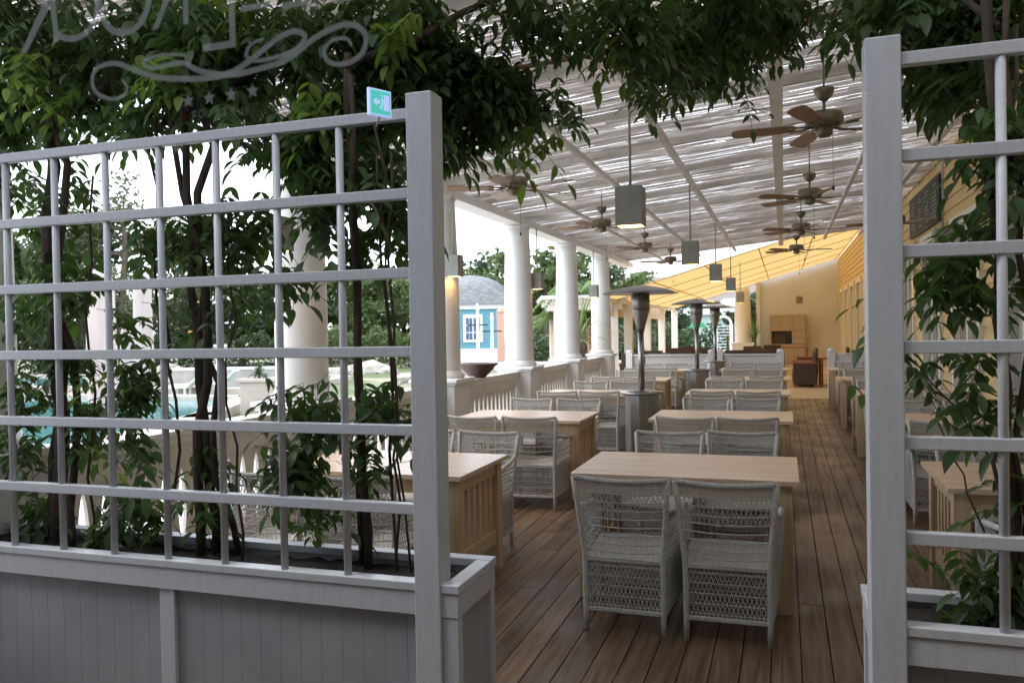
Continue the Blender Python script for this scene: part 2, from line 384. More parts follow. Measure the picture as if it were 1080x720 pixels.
# ------------------------------------------------------------ pergola roof with reed mats
def roof_z(x): return 3.655 + 0.0932*x
pr = thing('pergola_roof', 'long white lean-to terrace roof covered with ragged whitewashed reed mats', 'roof')
m = MB()
y = 2.2
while y < 21.0:
    y += random.uniform(0.009, 0.015) + (0.014 if random.random() < 0.04 else 0)
    x = -3.98 + random.uniform(-0.08, 0.05)
    while x < 2.12:
        Lx = random.uniform(0.9, 2.8); x1 = min(2.12, x+Lx)
        n = 5; wd = random.uniform(0.012, 0.026); sk = random.uniform(-0.05, 0.05); zj = random.uniform(-0.015, 0.02)
        tw = random.uniform(-0.5, 0.5); ph = random.uniform(0, 6.28); am = random.uniform(0, 0.012)
        vs_ = []
        for i in range(n+1):
            t = i/n; xx = x+(x1-x)*t; yy = y+sk*(t-0.5)+am*math.sin(ph+t*5)
            zz = roof_z(xx)+0.075+zj+0.006*math.sin(xx*2.3+y*1.3)
            ww = wd*(0.75+0.25*math.sin(ph+t*9))
            vs_ += [(xx, yy-ww/2, zz-ww/2*tw), (xx, yy+ww/2, zz+ww/2*tw)]
        m.add(vs_, [(2*i, 2*i+2, 2*i+3, 2*i+1) for i in range(n)])
        x = x1 - random.uniform(0.0, 0.12) if x1 < 2.1 else 9
# a looser second layer on top
y = 2.2
while y < 21.0:
    y += random.uniform(0.024, 0.05)
    x = -3.97
    while x < 2.12:
        x1 = min(2.12, x+random.uniform(0.6, 2.2)); wd = random.uniform(0.038, 0.066); sk = random.uniform(-0.06, 0.06); z0 = random.uniform(0.10, 0.13)
        m.add([(x, y-wd/2, roof_z(x)+z0), (x1, y+sk-wd/2, roof_z(x1)+z0), (x1, y+sk+wd/2, roof_z(x1)+z0), (x, y+wd/2, roof_z(x)+z0)], [(0, 1, 2, 3)])
        x = x1 + random.uniform(-0.05, 0.25)
m.build('reed_mat', M['reed'], pr)
def slope_beam(y0, y1, h, x0=-3.95, x1=2.1, zo=0.0):
    m = MB()
    vs_ = [(x, y, roof_z(x)+zo+dz) for dz in (0, h) for y in (y0, y1) for x in (x0, x1)]
    return m.add(vs_, [(0, 2, 3, 1), (4, 5, 7, 6), (0, 1, 5, 4), (2, 6, 7, 3), (0, 4, 6, 2), (1, 3, 7, 5)])
y = 2.94
while y < 21.05:
    slope_beam(y, y+0.06, 0.06, zo=-0.02).build('rafter', M['beam'], pr); y += 2.93/2
for px_, wv in ((-2.9, 0.05), (-1.99, 0.05), (-1.12, 0.06), (-0.04, 0.11), (0.95, 0.05), (1.74, 0.07)):
    z = roof_z(px_); MB().box(px_-wv/2, px_+wv/2, 2.15, 21.12, z-0.095, z-0.04).build('purlin', M['beam'], pr)
MB().box(-3.95, -3.68, 2.15, 21.14, 3.17, 3.285).build('eave_beam', M['column'], pr, bevel=0.01)
MB().box(-4.05, -3.955, 2.1, 21.2, 3.24, 3.38).build('gutter_board', M['column'], pr)

# ------------------------------------------------------------ yellow building along the right side
yb = thing('yellow_building', 'yellow lap-sided building wall with tall white-framed windows along the right of the terrace', 'building')
WX = 2.1
wins = [(3.72+2.45*k-0.68, 3.72+2.45*k+0.68) for k in range(13)]
m = MB(); m.box(WX+0.06, WX+0.3, 0.9, 36.3, -0.6, 4.6)
m.build('wall', M['cream'], yb)
m = MB(); z = 0.0; ph = 0.155
while z < 4.5:
    if z+ph*0.5 > 2.92 or z < 0.02: ivs = [(0.92, 36.0)]
    else:
        ivs = []; c = 0.92
        for a, b in wins: ivs.append((c, a-0.12)); c = b+0.12
        ivs.append((c, 36.0))
    for a, b in ivs:
        if b-a < 0.05: continue
        m.add([(WX+0.0, a, z), (WX+0.0, b, z), (WX+0.02, b, z+ph), (WX+0.02, a, z+ph), (WX+0.07, a, z), (WX+0.07, b, z), (WX+0.07, b, z+ph), (WX+0.07, a, z+ph)],
              [(0, 3, 2, 1), (0, 1, 5, 4), (3, 7, 6, 2), (0, 4, 7, 3), (1, 2, 6, 5)])
    z += ph
m.build('siding', M['yellow'], yb)
for a, b in wins:
    m = MB(); fx0, fx1 = WX-0.035, WX+0.062
    m.box(fx0, fx1, a-0.12, a, 0.0, 2.90); m.box(fx0, fx1, b, b+0.12, 0.0, 2.90)
    m.box(fx0-0.01, fx1, a-0.16, b+0.16, 2.80, 2.93); m.box(fx0+0.003, fx1, a, b, 0.16, 0.28)
    m.box(fx0+0.03, fx1, (a+b)/2-0.04, (a+b)/2+0.04, 0.28, 2.80)
    fr = m.build('window', M['trim'], yb)
    MB().add([(WX+0.045, a, 0.28), (WX+0.045, b, 0.28), (WX+0.045, b, 2.8), (WX+0.045, a, 2.8)], [(0, 3, 2, 1)]).build('pane', M['pane'], fr)
# far wall
fwt = thing('end_wall', 'plain cream wall closing the far end of the terrace', 'wall')
MB().box(-0.95, 2.14, 36.0, 36.25, 0.0, 4.9).build('plaster', M['cream'], fwt)
MB().box(-1.1, -0.95, 35.9, 36.3, 0.0, 4.0).build('corner_trim', M['trim'], fwt)
MB().box(-1.1, 2.05, 35.96, 35.998, 0.0, 0.14).build('skirting', M['trim'], fwt)

# ------------------------------------------------------------ yellow awning over the far terrace
def aw_z(x): return 2.42 + 0.285*(x+4.5)
aw = thing('yellow_awning', 'sloping translucent yellow fabric awning over the far end of the terrace', 'awning')
m = MB(); nx, ny = 22, 40
vs_ = []
for j in range(ny+1):
    for i in range(nx+1):
        x = -4.5 + 6.55*i/nx; y = 21.2 + 14.7*j/ny
        sag = 0.05*abs(math.sin(math.pi*(y-21.2)/2.94))*abs(math.sin(math.pi*(x+4.5)/1.31))
        vs_.append((x, y, aw_z(x)+sag))
m.add(vs_, [(j*(nx+1)+i, j*(nx+1)+i+1, (j+1)*(nx+1)+i+1, (j+1)*(nx+1)+i) for j in range(ny) for i in range(nx)], True)
m.build('fabric', M['awning'], aw)
for i in range(6):
    x = -4.5+1.31*i
    MB().tube([(x, 21.2, aw_z(x)-0.025), (x, 35.9, aw_z(x)-0.025)], 0.014, 6).build('support_rail', M['trim'] if i in (0,) else M['seam'], aw)
for j in range(6):
    y = 21.2+2.94*j; MB().tube([(-4.5, y, aw_z(-4.5)-0.03), (2.05, y, aw_z(2.05)-0.03)], 0.010, 6).build('seam_rod', M['seam'], aw)
MB().box(-4.58, -4.5, 21.1, 36.0, 2.30, 2.46).build('eave_board', M['column'], aw)
m = MB()
for y0, y1 in ((21.2, 24.6), (24.9, 28.2), (28.5, 31.8)):
    n = 40; vs_ = []
    for i in range(n+1):
        y = y0+(y1-y0)*i/n; xo = 0.04*math.sin(i*1.3)
        vs_ += [(-4.66+xo, y, 1.93), (-4.66+xo*0.4, y, 2.36)]
    m.add(vs_, [(2*i, 2*i+2, 2*i+3, 2*i+1) for i in range(n)], True)
m.build('valance', M['valance'], aw)
for y in (21.2, 24.75, 28.35, 31.9, 35.8):
    MB().box(-4.62, -4.38, y-0.12, y+0.12, 0.0, 2.34).build('post', M['column'], aw)

# ------------------------------------------------------------ columns and balustrades
def col_mesh(z0, z1, r):
    s = MB(); H = z1-z0
    prof = [(r*1.02, 0.0)] + [(r*(1.0-0.17*max(0, (t-0.25)/0.75)**1.6), H*t) for t in (0.02, 0.15, 0.3, 0.45, 0.6, 0.75, 0.9, 1.0)]
    s.lathe(prof, 36); return s
ORD = ['nearest', 'second', 'third', 'fourth', 'fifth', 'sixth']
col0 = None
COLY = [2.94+2.93*k for k in range(6)]
for k, y in enumerate(COLY):
    lab = ['thick white round column far left, mostly outside the view', 'thick white round column behind the vines of the left trellis',
           'white round column half hidden right behind the left trellis post', 'white round column left of the two slender ones, beside the blue house',
           'white round column between the third one and the one with the spiky plant', 'white round column with a spiky green plant at its foot'][k]
    if col0 is None:
        c = thing('column', lab, 'column', (-3.8, y, 0), group='white columns along the balustrade')
        col_mesh(1.14, 3.115, 0.215).build('shaft', M['column'], c, loc=(0, 0, 1.14))
        MB().lathe([(0.25, 0), (0.262, 0.02), (0.262, 0.045), (0.235, 0.06), (0.225, 0.09)], 36).build('base', M['column'], c, loc=(0, 0, 1.055))
        s = MB(); s.lathe([(0.182, 0), (0.185, 0.01), (0.20, 0.025), (0.20, 0.045), (0.19, 0.06)], 36)
        s.build('capital', M['column'], c, loc=(0, 0, 3.11))
        s = MB(); s.box(-0.25, 0.25, -0.25, 0.25, -0.05, 0.98); s.box(-0.275, 0.275, -0.275, 0.275, 0.98, 1.01); s.box(-0.30, 0.30, -0.30, 0.30, 1.01, 1.055); s.box(-0.285, 0.285, -0.285, 0.285, -0.05, 0.14)
        s.build('pedestal', M['column'], c, bevel=0.008)
        col0 = c; bpy.context.view_layer.update()
    else:
        c = copy_tree(col0); c.location = (-3.8, y, 0); c['label'] = lab
# big column in the far corner
c = thing('column', 'cream column at the far end beside the cream end wall', 'column', (-1.62, 35.3, 0), group='white columns along the balustrade')
col_mesh(0.9, 3.2, 0.34).build('shaft', M['column'], c, loc=(0, 0, 0.9))
s = MB(); s.box(-0.42, 0.42, -0.42, 0.42, 0, 0.82); s.box(-0.46, 0.46, -0.46, 0.46, 0.82, 0.9); s.build('pedestal', M['column'], c)

def baluster_prof(w=0.16, H=0.56, g=0.078):
    n = 14; L = []; Rr = []
    for i in range(n+1):
        t = i/n; z = H*t
        tt = min(1, max(0, (t-0.05)/0.9))
        bite = (g/2)*(math.sin(math.pi*tt)**0.75) if 0 < tt < 1 else 0.0
        L.append((-w/2+bite, z)); Rr.append((w/2-bite, z))
    vs_ = [(0, a, z) for a, z in L]+[(0, a, z) for a, z in Rr]
    vs2 = [(0.028, a, z) for _, a, z in vs_]
    vs1 = [(-0.0, a, z) for _, a, z in vs_]
    N = n+1; m = MB(); A = vs1+vs2; fs = []
    for i in range(n):
        fs += [(i, N+i, N+i+1, i+1), (2*N+i, 2*N+i+1, 3*N+i+1, 3*N+i), (i, i+1, 2*N+i+1, 2*N+i), (N+i, 3*N+i, 3*N+i+1, N+i+1)]
    m.add(A, fs); return m
bprof = baluster_prof()
bal0 = None; bal_me = None
for k in range(6):
    ya = COLY[k]-2.93+0.27 if k == 0 else COLY[k-1]+0.27
    yb_ = COLY[k]-0.27
    lab = ['white balustrade section nearest on the far left, seen through the trellis', 'white balustrade section with pointed gaps behind the left trellis and vines',
           'white balustrade section just behind the left trellis post', 'white balustrade section carrying the brown bowl', 'white balustrade section between the third and fourth visible columns',
           'short-looking farthest white balustrade section by the corner'][k]
    if bal0 is None:
        b = thing('balustrade', lab, 'balustrade', (-3.8, (ya+yb_)/2, 0), group='balustrade sections between the columns')
        hl = (yb_-ya)/2
        s = MB(); s.box(-0.085, 0.085, -hl, hl, 0.955, 0.99); s.box(-0.06, 0.06, -hl, hl, 0.90, 0.955); s.build('handrail', M['column'], b, bevel=0.006)
        MB().box(-0.03, 0.03, -hl, hl, 0.76, 0.90).build('top_board', M['baluster'], b)
        MB().box(-0.035, 0.035, -hl, hl, 0.06, 0.20).build('bottom_rail', M['baluster'], b)
        nb = int(2*hl/0.16); p0 = -nb*0.16/2+0.08
        for i in range(nb):
            if bal_me is None:
                o = bprof.build('baluster', M['baluster'], b); bal_me = o.data
            else:
                o = bpy.data.objects.new('baluster', bal_me); COL.objects.link(o); o.parent = b
            o.location = (-0.014, p0+i*0.16, 0.20)
        for sy in (-1, 1):
            e = hl-nb*0.08
            MB().box(-0.014, 0.014, min(sy*hl, sy*(hl-e)), max(sy*hl, sy*(hl-e)), 0.2, 0.76).build('end_board', M['baluster'], b)
        bal0 = b; bpy.context.view_layer.update()
    else:
        b = copy_tree(bal0); b.location = (-3.8, (ya+yb_)/2, 0); b['label'] = lab

# far railings that close the wooden deck
def railing(x0, x1, lab):
    r = thing('railing', lab, 'railing', (x0, 18.9, 0), group='low white board railings at the end of the deck')
    L = x1-x0
    for xx in (0.0, L):
        s = MB(); s.box(xx-0.075, xx+0.075, -0.075, 0.075, 0, 1.04); s.lathe([(0.075, 0), (0.07, 0.025), (0.03, 0.045)], 16, (xx, 0, 1.04)); s.build('post', M['column'], r, bevel=0.006)
    s = MB(); s.box(0.075, L-0.075, -0.05, 0.05, 0.94, 0.98); s.build('handrail', M['column'], r)
    s = MB()
    for z in (0.12, 0.325, 0.53, 0.735):
        s.box(0.075, L-0.075, -0.012, 0.012, z, z+0.195)
    s.build('board', M['column'], r)
    return r
railing(-3.42, -1.56, 'long low white board railing left of the heaters at the deck end')
railing(-1.38, -0.08, 'low white board railing in the middle at the deck end, right of the heaters')
rr_ = railing(0.97, 1.95, 'short white board railing with diamond openings right of the walkway')
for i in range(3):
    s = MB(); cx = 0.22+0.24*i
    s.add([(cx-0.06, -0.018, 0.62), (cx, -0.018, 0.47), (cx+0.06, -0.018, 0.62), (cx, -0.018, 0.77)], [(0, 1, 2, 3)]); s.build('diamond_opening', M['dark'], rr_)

# ------------------------------------------------------------ tables
def make_table(lab, grp):
    t = thing('dining_table', lab, 'table', group=grp)
    W, D = 1.28, 0.88
    s = MB()
    for i in range(7): s.box(0.0, W, i*D/7+0.0006, (i+1)*D/7-0.0006, 0.722, 0.75)
    s.build('tabletop', M['pine'], t, bevel=0.0015)
    for ya_ in (0.06, D-0.085): MB().box(0.116, W-0.116, ya_, ya_+0.025, 0.63, 0.721).build('apron', M['pine_leg'], t)
    for lx in (0.035, W-0.115):
        for ly in (0.05, D-0.13):
            MB().box(lx, lx+0.08, ly, ly+0.08, 0, 0.721).build('leg', M['pine_leg'], t, bevel=0.003)
        s = MB(); s.box(lx+0.02, lx+0.06, 0.13, D-0.13, 0.63, 0.7205); s.box(lx+0.02, lx+0.06, 0.13, D-0.13, 0.17, 0.26)
        for i in range(6):
            yy = 0.165+i*(D-0.33-0.05)/5
            s.box(lx+0.028, lx+0.052, yy, yy+0.05, 0.258, 0.632)
        s.build('end_panel', M['pine_leg'], t, bevel=0.002)
    return t
ROWS = {'left': (-3.08, 'row by the balustrade'), 'middle': (-1.21, 'middle row'), 'right': (0.79, 'row by the yellow wall')}
TY = [4.67+2.93*k for k in range(5)]
NTH = ['first', 'second', 'third', 'fourth', 'last']
t0 = make_table('x', 'pine dining tables in three rows on the deck'); bpy.context.view_layer.update()
tables = {}
first = True
for r, (tx, rn) in ROWS.items():
    for k, ty in enumerate(TY):
        t = t0 if first else copy_tree(t0); first = False
        dy = -0.27 if r == 'left' else 0.0
        t.location = (tx, ty+dy, 0)
        t['label'] = f'pine dining table, {NTH[k]} from the front in the {rn}'
        tables[(r, k)] = (tx, ty+dy)

# ------------------------------------------------------------ grey wicker armchairs
def strand(s, a, b, r=0.0032): s.tube([a, b], r, 4, smooth=True, cap=False)
def net(s, P, nu, nv, du=0.022, r=0.0022, horiz=0.05, diag=True):
    du = 0.022; r = 0.0025; SL = 0.40
    """P(u,v) maps metres on the panel to a point; panel nu x nv metres"""
    if diag:
        for sgn in (1, -1):
            k = -nv if sgn > 0 else 0.0
            c = -nv
            while c < nu+nv:
                u0, v0, u1, v1 = (c, 0, c+nv*SL, nv) if sgn > 0 else (c+nv*SL, 0, c, nv)
                # clip to 0..nu
                def clip(u0, v0, u1, v1):
                    if u0 > u1: u0, v0, u1, v1 = u1, v1, u0, v0
                    if u1 <= 0 or u0 >= nu or u1-u0 < 1e-6: return None
                    f = (v1-v0)/(u1-u0)
                    if u0 < 0: v0 += f*(0-u0); u0 = 0
                    if u1 > nu: v1 += f*(nu-u1); u1 = nu
                    return u0, v0, u1, v1
                q = clip(u0, v0, u1, v1)
                if q: strand(s, P(q[0], q[1]), P(q[2], q[3]), r)
                c += du
    v = horiz*0.5
    while v < nv and horiz > 0:
        strand(s, P(0, v), P(nu, v), 0.0036); v += horiz
def make_chair(lab, grp, woven):
    c = thing('wicker_armchair', lab, 'chair', group=grp)
    # uprights with the back splayed out and backwards
    def back(x, z):   # point on back surface, x in -1..1
        hw = 0.205+0.04*max(0, (z-0.38)/0.45)
        yb = -0.0-0.075*max(0, (z-0.40)/0.43)**1.2
        return Vector((x*hw, yb-0.02*(1-x*x)*(1 if z > 0.4 else 0), z))
    for sx in (-1, 1):
        MB().tube([back(sx, z)-Vector((0, 0, 0)) for z in (0.0, 0.12, 0.4, 0.5, 0.6, 0.7, 0.825)], [0.014, 0.015, 0.016, 0.016, 0.015, 0.015, 0.015], 8).build('rear_leg', M['wicker'], c)
        MB().tube([(sx*0.235, 0.50, 0.0), (sx*0.235, 0.50, 0.12), (sx*0.25, 0.51, 0.4), (sx*0.262, 0.50, 0.585)], [0.013, 0.016, 0.016, 0.016], 8).build('front_leg', M['wicker'], c)
        MB().tube([back(sx, 0.665), (sx*0.250, 0.10, 0.64), (sx*0.257, 0.30, 0.615), (sx*0.260, 0.44, 0.60), (sx*0.260, 0.515, 0.585)], [0.015, 0.016, 0.017, 0.017, 0.015], 8).build('armrest', M['wicker'], c)
        s = MB()
        def side(u, v):
            yy = u; zt = 0.12+v; x = 0.215+0.035*(u/0.5)+0.02*max(0, (zt-0.4)/0.25)
            return Vector((sx*x, yy-0.03*max(0, (zt-0.45)/0.2)*(1-u/0.5), zt))
        net(s, side, 0.5, 0.48, 0.032, 0.0027, 0.052)
        s.build('side_weave', M['wicker'], c)
    # top rail, ends higher than its middle, wrapped with cane
    pts = [back(x, 0.83-0.016*(1-x*x)) for x in np.linspace(-1, 1, 9)]
    s = MB(); s.tube(pts, 0.0125, 10)
    for x in np.linspace(-0.97, 0.97, 34):
        p = back(x, 0.83-0.016*(1-x*x)); s.tube([p-Vector((0.0035, 0, 0)), p+Vector((0.0035, 0, 0))], 0.0150, 8)
    s.build('top_rail', M['wicker'], c)
    # backrest: doubled horizontal strands, denser band on top
    s = MB()
    z = 0.44
    while z < 0.80:
        pp = [back(x, z-0.010*(1-x*x)) for x in np.linspace(-1, 1, 7)]; s.tube(pp, 0.0040, 5, cap=False)
        z += 0.045
    for z in (0.765, 0.778, 0.791, 0.803):
        s.tube([back(x, z-0.012*(1-x*x)) for x in np.linspace(-1, 1, 7)], 0.0034, 4, cap=False)
    if woven: net(s, lambda u, v: back(-1+2*u/0.45, 0.42+v), 0.45, 0.385, 0.034, 0.0024, 0)
    else:
        net(s, lambda u, v: back(-1+2*u/0.45, 0.62+v), 0.45, 0.19, 0.034, 0.0024, 0)
        for x in np.linspace(-0.86, 0.86, 14): s.tube([back(x, z) for z in (0.4, 0.55, 0.72)], 0.0013, 4, cap=False)
    s.build('backrest', M['wicker'], c)
    # lower back and front weave
    s = MB(); net(s, lambda u, v: Vector((-0.205+u, 0.0, 0.12+v)), 0.41, 0.27, 0.032, 0.0028, 0.052)
    for z in (0.115, 0.125, 0.38, 0.392): s.tube([(-0.205, 0, z), (0.205, 0, z)], 0.0085, 6, cap=False)
    s.build('rear_weave', M['wicker'], c)
    s = MB(); net(s, lambda u, v: Vector((-0.24+u, 0.505, 0.12+v)), 0.48, 0.27, 0.034, 0.0028, 0.052)
    for z in (0.115, 0.392): s.tube([(-0.24, 0.505, z), (0.24, 0.505, z)], 0.010, 6, cap=False)
    for sx in (-1, 1):
        s.tube([(sx*0.21, 0.0, 0.12), (sx*0.24, 0.505, 0.12)], 0.010, 6, cap=False)
    s.build('base_frame', M['wicker'], c)
    s = MB(); nseg = 16
    vs_ = []
    for j in range(nseg+1):
        for i in range(9):
            x = -1+2*i/8; y = 0.01+0.50*j/nseg; hw = 0.205+0.03*j/nseg
            vs_.append((x*hw, y, 0.40-0.012*(1-x*x)+0.003*((i+j) % 2)))
    b = [(v[0], v[1], v[2]-0.02) for v in vs_]; N = len(vs_)
    fs = [(j*9+i, j*9+i+1, (j+1)*9+i+1, (j+1)*9+i) for j in range(nseg) for i in range(8)]
    s.add(vs_+b, fs+[tuple(N+q for q in reversed(f)) for f in fs]); s.build('seat', M['wicker_seat'], c)
    return c
G_CH = 'grey wicker armchairs around the pine tables'
chN = make_chair('x', G_CH, False); chF = make_chair('y', G_CH, True); bpy.context.view_layer.update()
usedN = usedF = False
for (r, k), (tx, ty) in tables.items():
    rn = ROWS[r][1]
    for side in ('near', 'far'):
        for j in (0, 1):
            if r == 'left' and k == 0 and side == 'near': xs = (-2.80, -2.22)
            else: xs = (tx+0.40, tx+0.925)
            jx = random.uniform(-0.02, 0.02); jy = random.uniform(-0.045, 0.045); jr = R(random.uniform(-5, 5))
            if r == 'middle' and k == 0 and side == 'near': jx = jy = 0; jr = 0 if j else R(-1)
            if side == 'near':
                if not usedN: c = chN; usedN = True
                else: c = copy_tree(chN)
                c.location = (xs[j]+jx, ty-0.46+jy, 0); c.rotation_euler.z = jr
            else:
                if not usedF: c = chF; usedF = True
                else: c = copy_tree(chF)
                c.location = (xs[j]+jx, ty+0.88+0.46+jy, 0); c.rotation_euler.z = math.pi+jr
            c['label'] = f'grey wicker armchair, {side} side, {("left" if j == 0 else "right")} seat, {NTH[k]} table from front, {rn}'.replace('row by the balustrade', 'balustrade row').replace('row by the yellow wall', 'wall row')

# ------------------------------------------------------------ patio heaters
def make_heater(lab):
    h = thing('patio_heater', lab, 'heater', group='steel mushroom patio heaters between the tables')
    s = MB(); n = 12
    s.lathe([(0.205, 0.03), (0.205, 0.82)], n, smooth=False); s.build('gas_cabinet', M['steel'], h)
    MB().lathe([(0.23, 0), (0.23, 0.03)], 28).build('base_plate', M['steel_dark'], h)
    MB().lathe([(0.24, 0.82), (0.25, 0.83), (0.25, 0.85), (0.10, 0.87), (0.05, 0.88)], 32).build('collar', M['steel'], h)
    MB().lathe([(0.036, 0.87), (0.036, 1.55)], 20).build('pole', M['steel'], h)
    MB().lathe([(0.038, 1.55), (0.05, 1.60), (0.105, 1.80), (0.105, 1.815)], 24).build('burner_cone', M['steel_dark'], h)
    MB().lathe([(0.105, 1.815), (0.11, 1.82), (0.11, 1.99), (0.09, 2.0)], 24).build('burner_screen', M['steel_dark'], h)
    MB().lathe([(0.44, 2.005), (0.445, 2.0), (0.43, 2.015), (0.30, 2.055), (0.15, 2.085), (0.04, 2.10), (0.0, 2.105)], 40).build('reflector', M['steel'], h)
    s = MB()
    for k in range(3):
        a = k*2.094; s.tube([(0.1*math.cos(a), 0.1*math.sin(a), 1.99), (0.14*math.cos(a), 0.14*math.sin(a), 2.06)], 0.005, 6)
    s.build('bracket', M['steel_dark'], h)
    MB().box(0.02, 0.07, -0.24, -0.20, 0.36, 0.40).build('latch', M['dark'], h)
    return h
h0 = make_heater('steel patio heater nearest, in front of the third column, widest mushroom top'); h0.location = (-1.60, 9.6, 0)
bpy.context.view_layer.update()
h = copy_tree(h0); h.location = (-1.46, 14.7, 0); h['label'] = 'second steel patio heater, left of the pair near the white railing'
h = copy_tree(h0); h.location = (-1.43, 18.35, 0); h['label'] = 'farthest steel patio heater, right of the pair near the white railing'

# ------------------------------------------------------------ ceiling fans
def make_fan(lab):
    f = thing('ceiling_fan', lab, 'ceiling fan', group='five-blade ceiling fans under the reed roof')
    MB().lathe([(0.012, 0.14), (0.035, 0.15), (0.065, 0.19), (0.075, 0.23), (0.07, 0.235)], 24).build('canopy_cup', M['bronze'], f)
    MB().tube([(0, 0, 0.05), (0, 0, 0.16)], 0.012, 10).build('downrod', M['bronze'], f)
    MB().tube([(0, 0, 0.23), (0, 0, 0.75)], 0.007, 6).build('hanger_rod', M['bronze'], f)
    MB().lathe([(0.05, 0.065), (0.12, 0.055), (0.135, 0.035), (0.135, -0.02), (0.12, -0.04), (0.06, -0.05)], 30).build('motor_housing', M['bronze'], f)
    MB().lathe([(0.055, -0.05), (0.06, -0.055), (0.06, -0.10), (0.04, -0.12), (0.012, -0.125)], 24).build('switch_housing', M['bronze'], f)
    for k in range(5):
        a = 2*math.pi*k/5
        Mx = Matrix.Rotation(a, 4, 'Z') @ Matrix.Rotation(R(12), 4, 'X')
        s = MB(); L = [(0.20, 0.045), (0.24, 0.055), (0.45, 0.066), (0.60, 0.068), (0.645, 0.055), (0.66, 0.03)]
        top = [(x, w_, 0.004) for x, w_ in L]+[(x, -w_, 0.004) for x, w_ in reversed(L)]
        bot = [(x, y, -0.004) for x, y, _ in top]; n = len(top)
        p = [Mx @ (Vector(q)+Vector((0, 0, -0.045))) for q in top+bot]
        s.add(p, [tuple(range(n)), tuple(range(2*n-1, n-1, -1))]+[(i, n+i, n+(i+1) % n, (i+1) % n) for i in range(n)])
        bl = s.build('blade', M['blade'], f)
        s = MB(); q = [Mx @ (Vector(v)+Vector((0, 0, -0.045))) for v in ((0.08, 0, 0), (0.16, 0.03, -0.008), (0.25, 0.035, -0.008))]
        q2 = [Mx @ (Vector(v)+Vector((0, 0, -0.045))) for v in ((0.08, 0, 0), (0.16, -0.03, -0.008), (0.25, -0.035, -0.008))]
        s.tube(q, 0.008, 6); s.tube(q2, 0.008, 6); s.build('blade_iron', M['bronze'], bl)
    s = MB(); s.tube([(0.05, -0.03, -0.1), (0.05, -0.03, -0.48)], 0.002, 5); s.build('pull_chain', M['bronze'], f)
    MB().lathe([(0.003, 0.03), (0.009, 0.02), (0.009, 0.0), (0.004, -0.006)], 10, (0.05, -0.03, -0.51)).build('pull_knob', M['dark'], f)
    return f
f0 = None
FZ = 3.10
for x, y, a, lab in ((0.30, 6.45, 34, 'large ceiling fan at upper right, nearest the right trellis post'), (0.30, 10.0, 70, 'ceiling fan directly below and beyond the large upper right fan'),
                  (0.27, 13.3, 70, 'third ceiling fan of the right line, against the yellow awning edge'), (0.25, 16.8, 5, 'farthest ceiling fan of the right line, in front of the awning'),
                  (1.55, 13.0, 30, 'ceiling fan mostly hidden behind the right trellis post'),
                  (-2.52, 7.7, 54, 'ceiling fan half hidden by vine leaves above the left columns'), (-2.45, 11.5, 35, 'ceiling fan left of the nearest hanging box lantern'),
                  (-2.40, 15.0, 10, 'ceiling fan above and right of the nearest heater top'), (-2.35, 18.2, 50, 'farthest ceiling fan of the left line, in front of the awning')):
    if f0 is None: f = f0 = make_fan(lab); bpy.context.view_layer.update()
    else: f = copy_tree(f0); f['label'] = lab
    f.location = (x, y, FZ if not (x < -2 and y < 8) else 3.05); f.rotation_euler.z = R(a)

# ------------------------------------------------------------ hanging box lanterns
def make_pend(lab):
    p = thing('pendant_lantern', lab, 'pendant lamp', group='grey box lanterns hanging in rows from the roof')
    s = MB(); a = 0.105
    for (x0, x1, y0, y1) in ((-a, a, -a, -a+0.008), (-a, a, a-0.008, a), (-a, -a+0.008, -a+0.008, a-0.008), (a-0.008, a, -a+0.008, a-0.008)): s.box(x0, x1, y0, y1, -0.15, 0.149)
    s.box(-a, a, -a, a, 0.15, 0.158); s.build('box_shade', M['lantern'], p)
    MB().tube([(0, 0, 0.158), (0, 0, 1.02)], 0.011, 8).build('rod', M['rod'], p)
    MB().lathe([(0.01, -0.09), (0.045, -0.07), (0.05, -0.03), (0.03, 0.0), (0.015, 0.02)], 14).build('bulb', M['glow'], p)
    s = MB(); s.box(-a+0.01, a-0.01, -a+0.01, a-0.01, -0.146, -0.142); s.build('diffuser', M['glow'], p)
    return p
PY = [6.5, 10.9, 15.1, 19.5]
p0 = None
for rn, x, labs in (('c', -1.15, ('largest grey box lantern, hanging nearest in the middle of the view', 'second grey box lantern from the front in the middle line', 'third grey box lantern from the front in the middle line', 'fourth grey box lantern from the front in the middle line')),
                    ('l', -3.55, ('grey box lantern behind the vines left of the nearest visible column', 'grey box lantern beside the column right of the left trellis post', 'grey box lantern between the two slender columns by the palm', 'small grey box lantern before the column with the spiky plant')),
                    ('r', 1.82, ('grey box lantern on the wall side, out of view to the right', 'grey box lantern by the yellow wall seen through the right trellis', 'grey box lantern by the wall hidden behind the right trellis post', 'small grey box lantern by the wall left of the right trellis post'))):
    for y, lab in zip(PY if rn != 'l' else [5.2, 8.6, 11.9, 15.8], labs):
        if rn == 'r' and y < 8: continue
        if p0 is None: p = p0 = make_pend(lab); bpy.context.view_layer.update()
        else: p = copy_tree(p0); p['label'] = lab
        p.location = (x, y, 2.56 if rn != 'l' else 2.335)
        if rn == 'l': p.scale = (0.78, 0.78, 0.80)
p = copy_tree(p0); p['label'] = 'smallest grey box lantern, farthest in the middle line under the awning'; p.location = (-1.15, 23.8, 2.40)

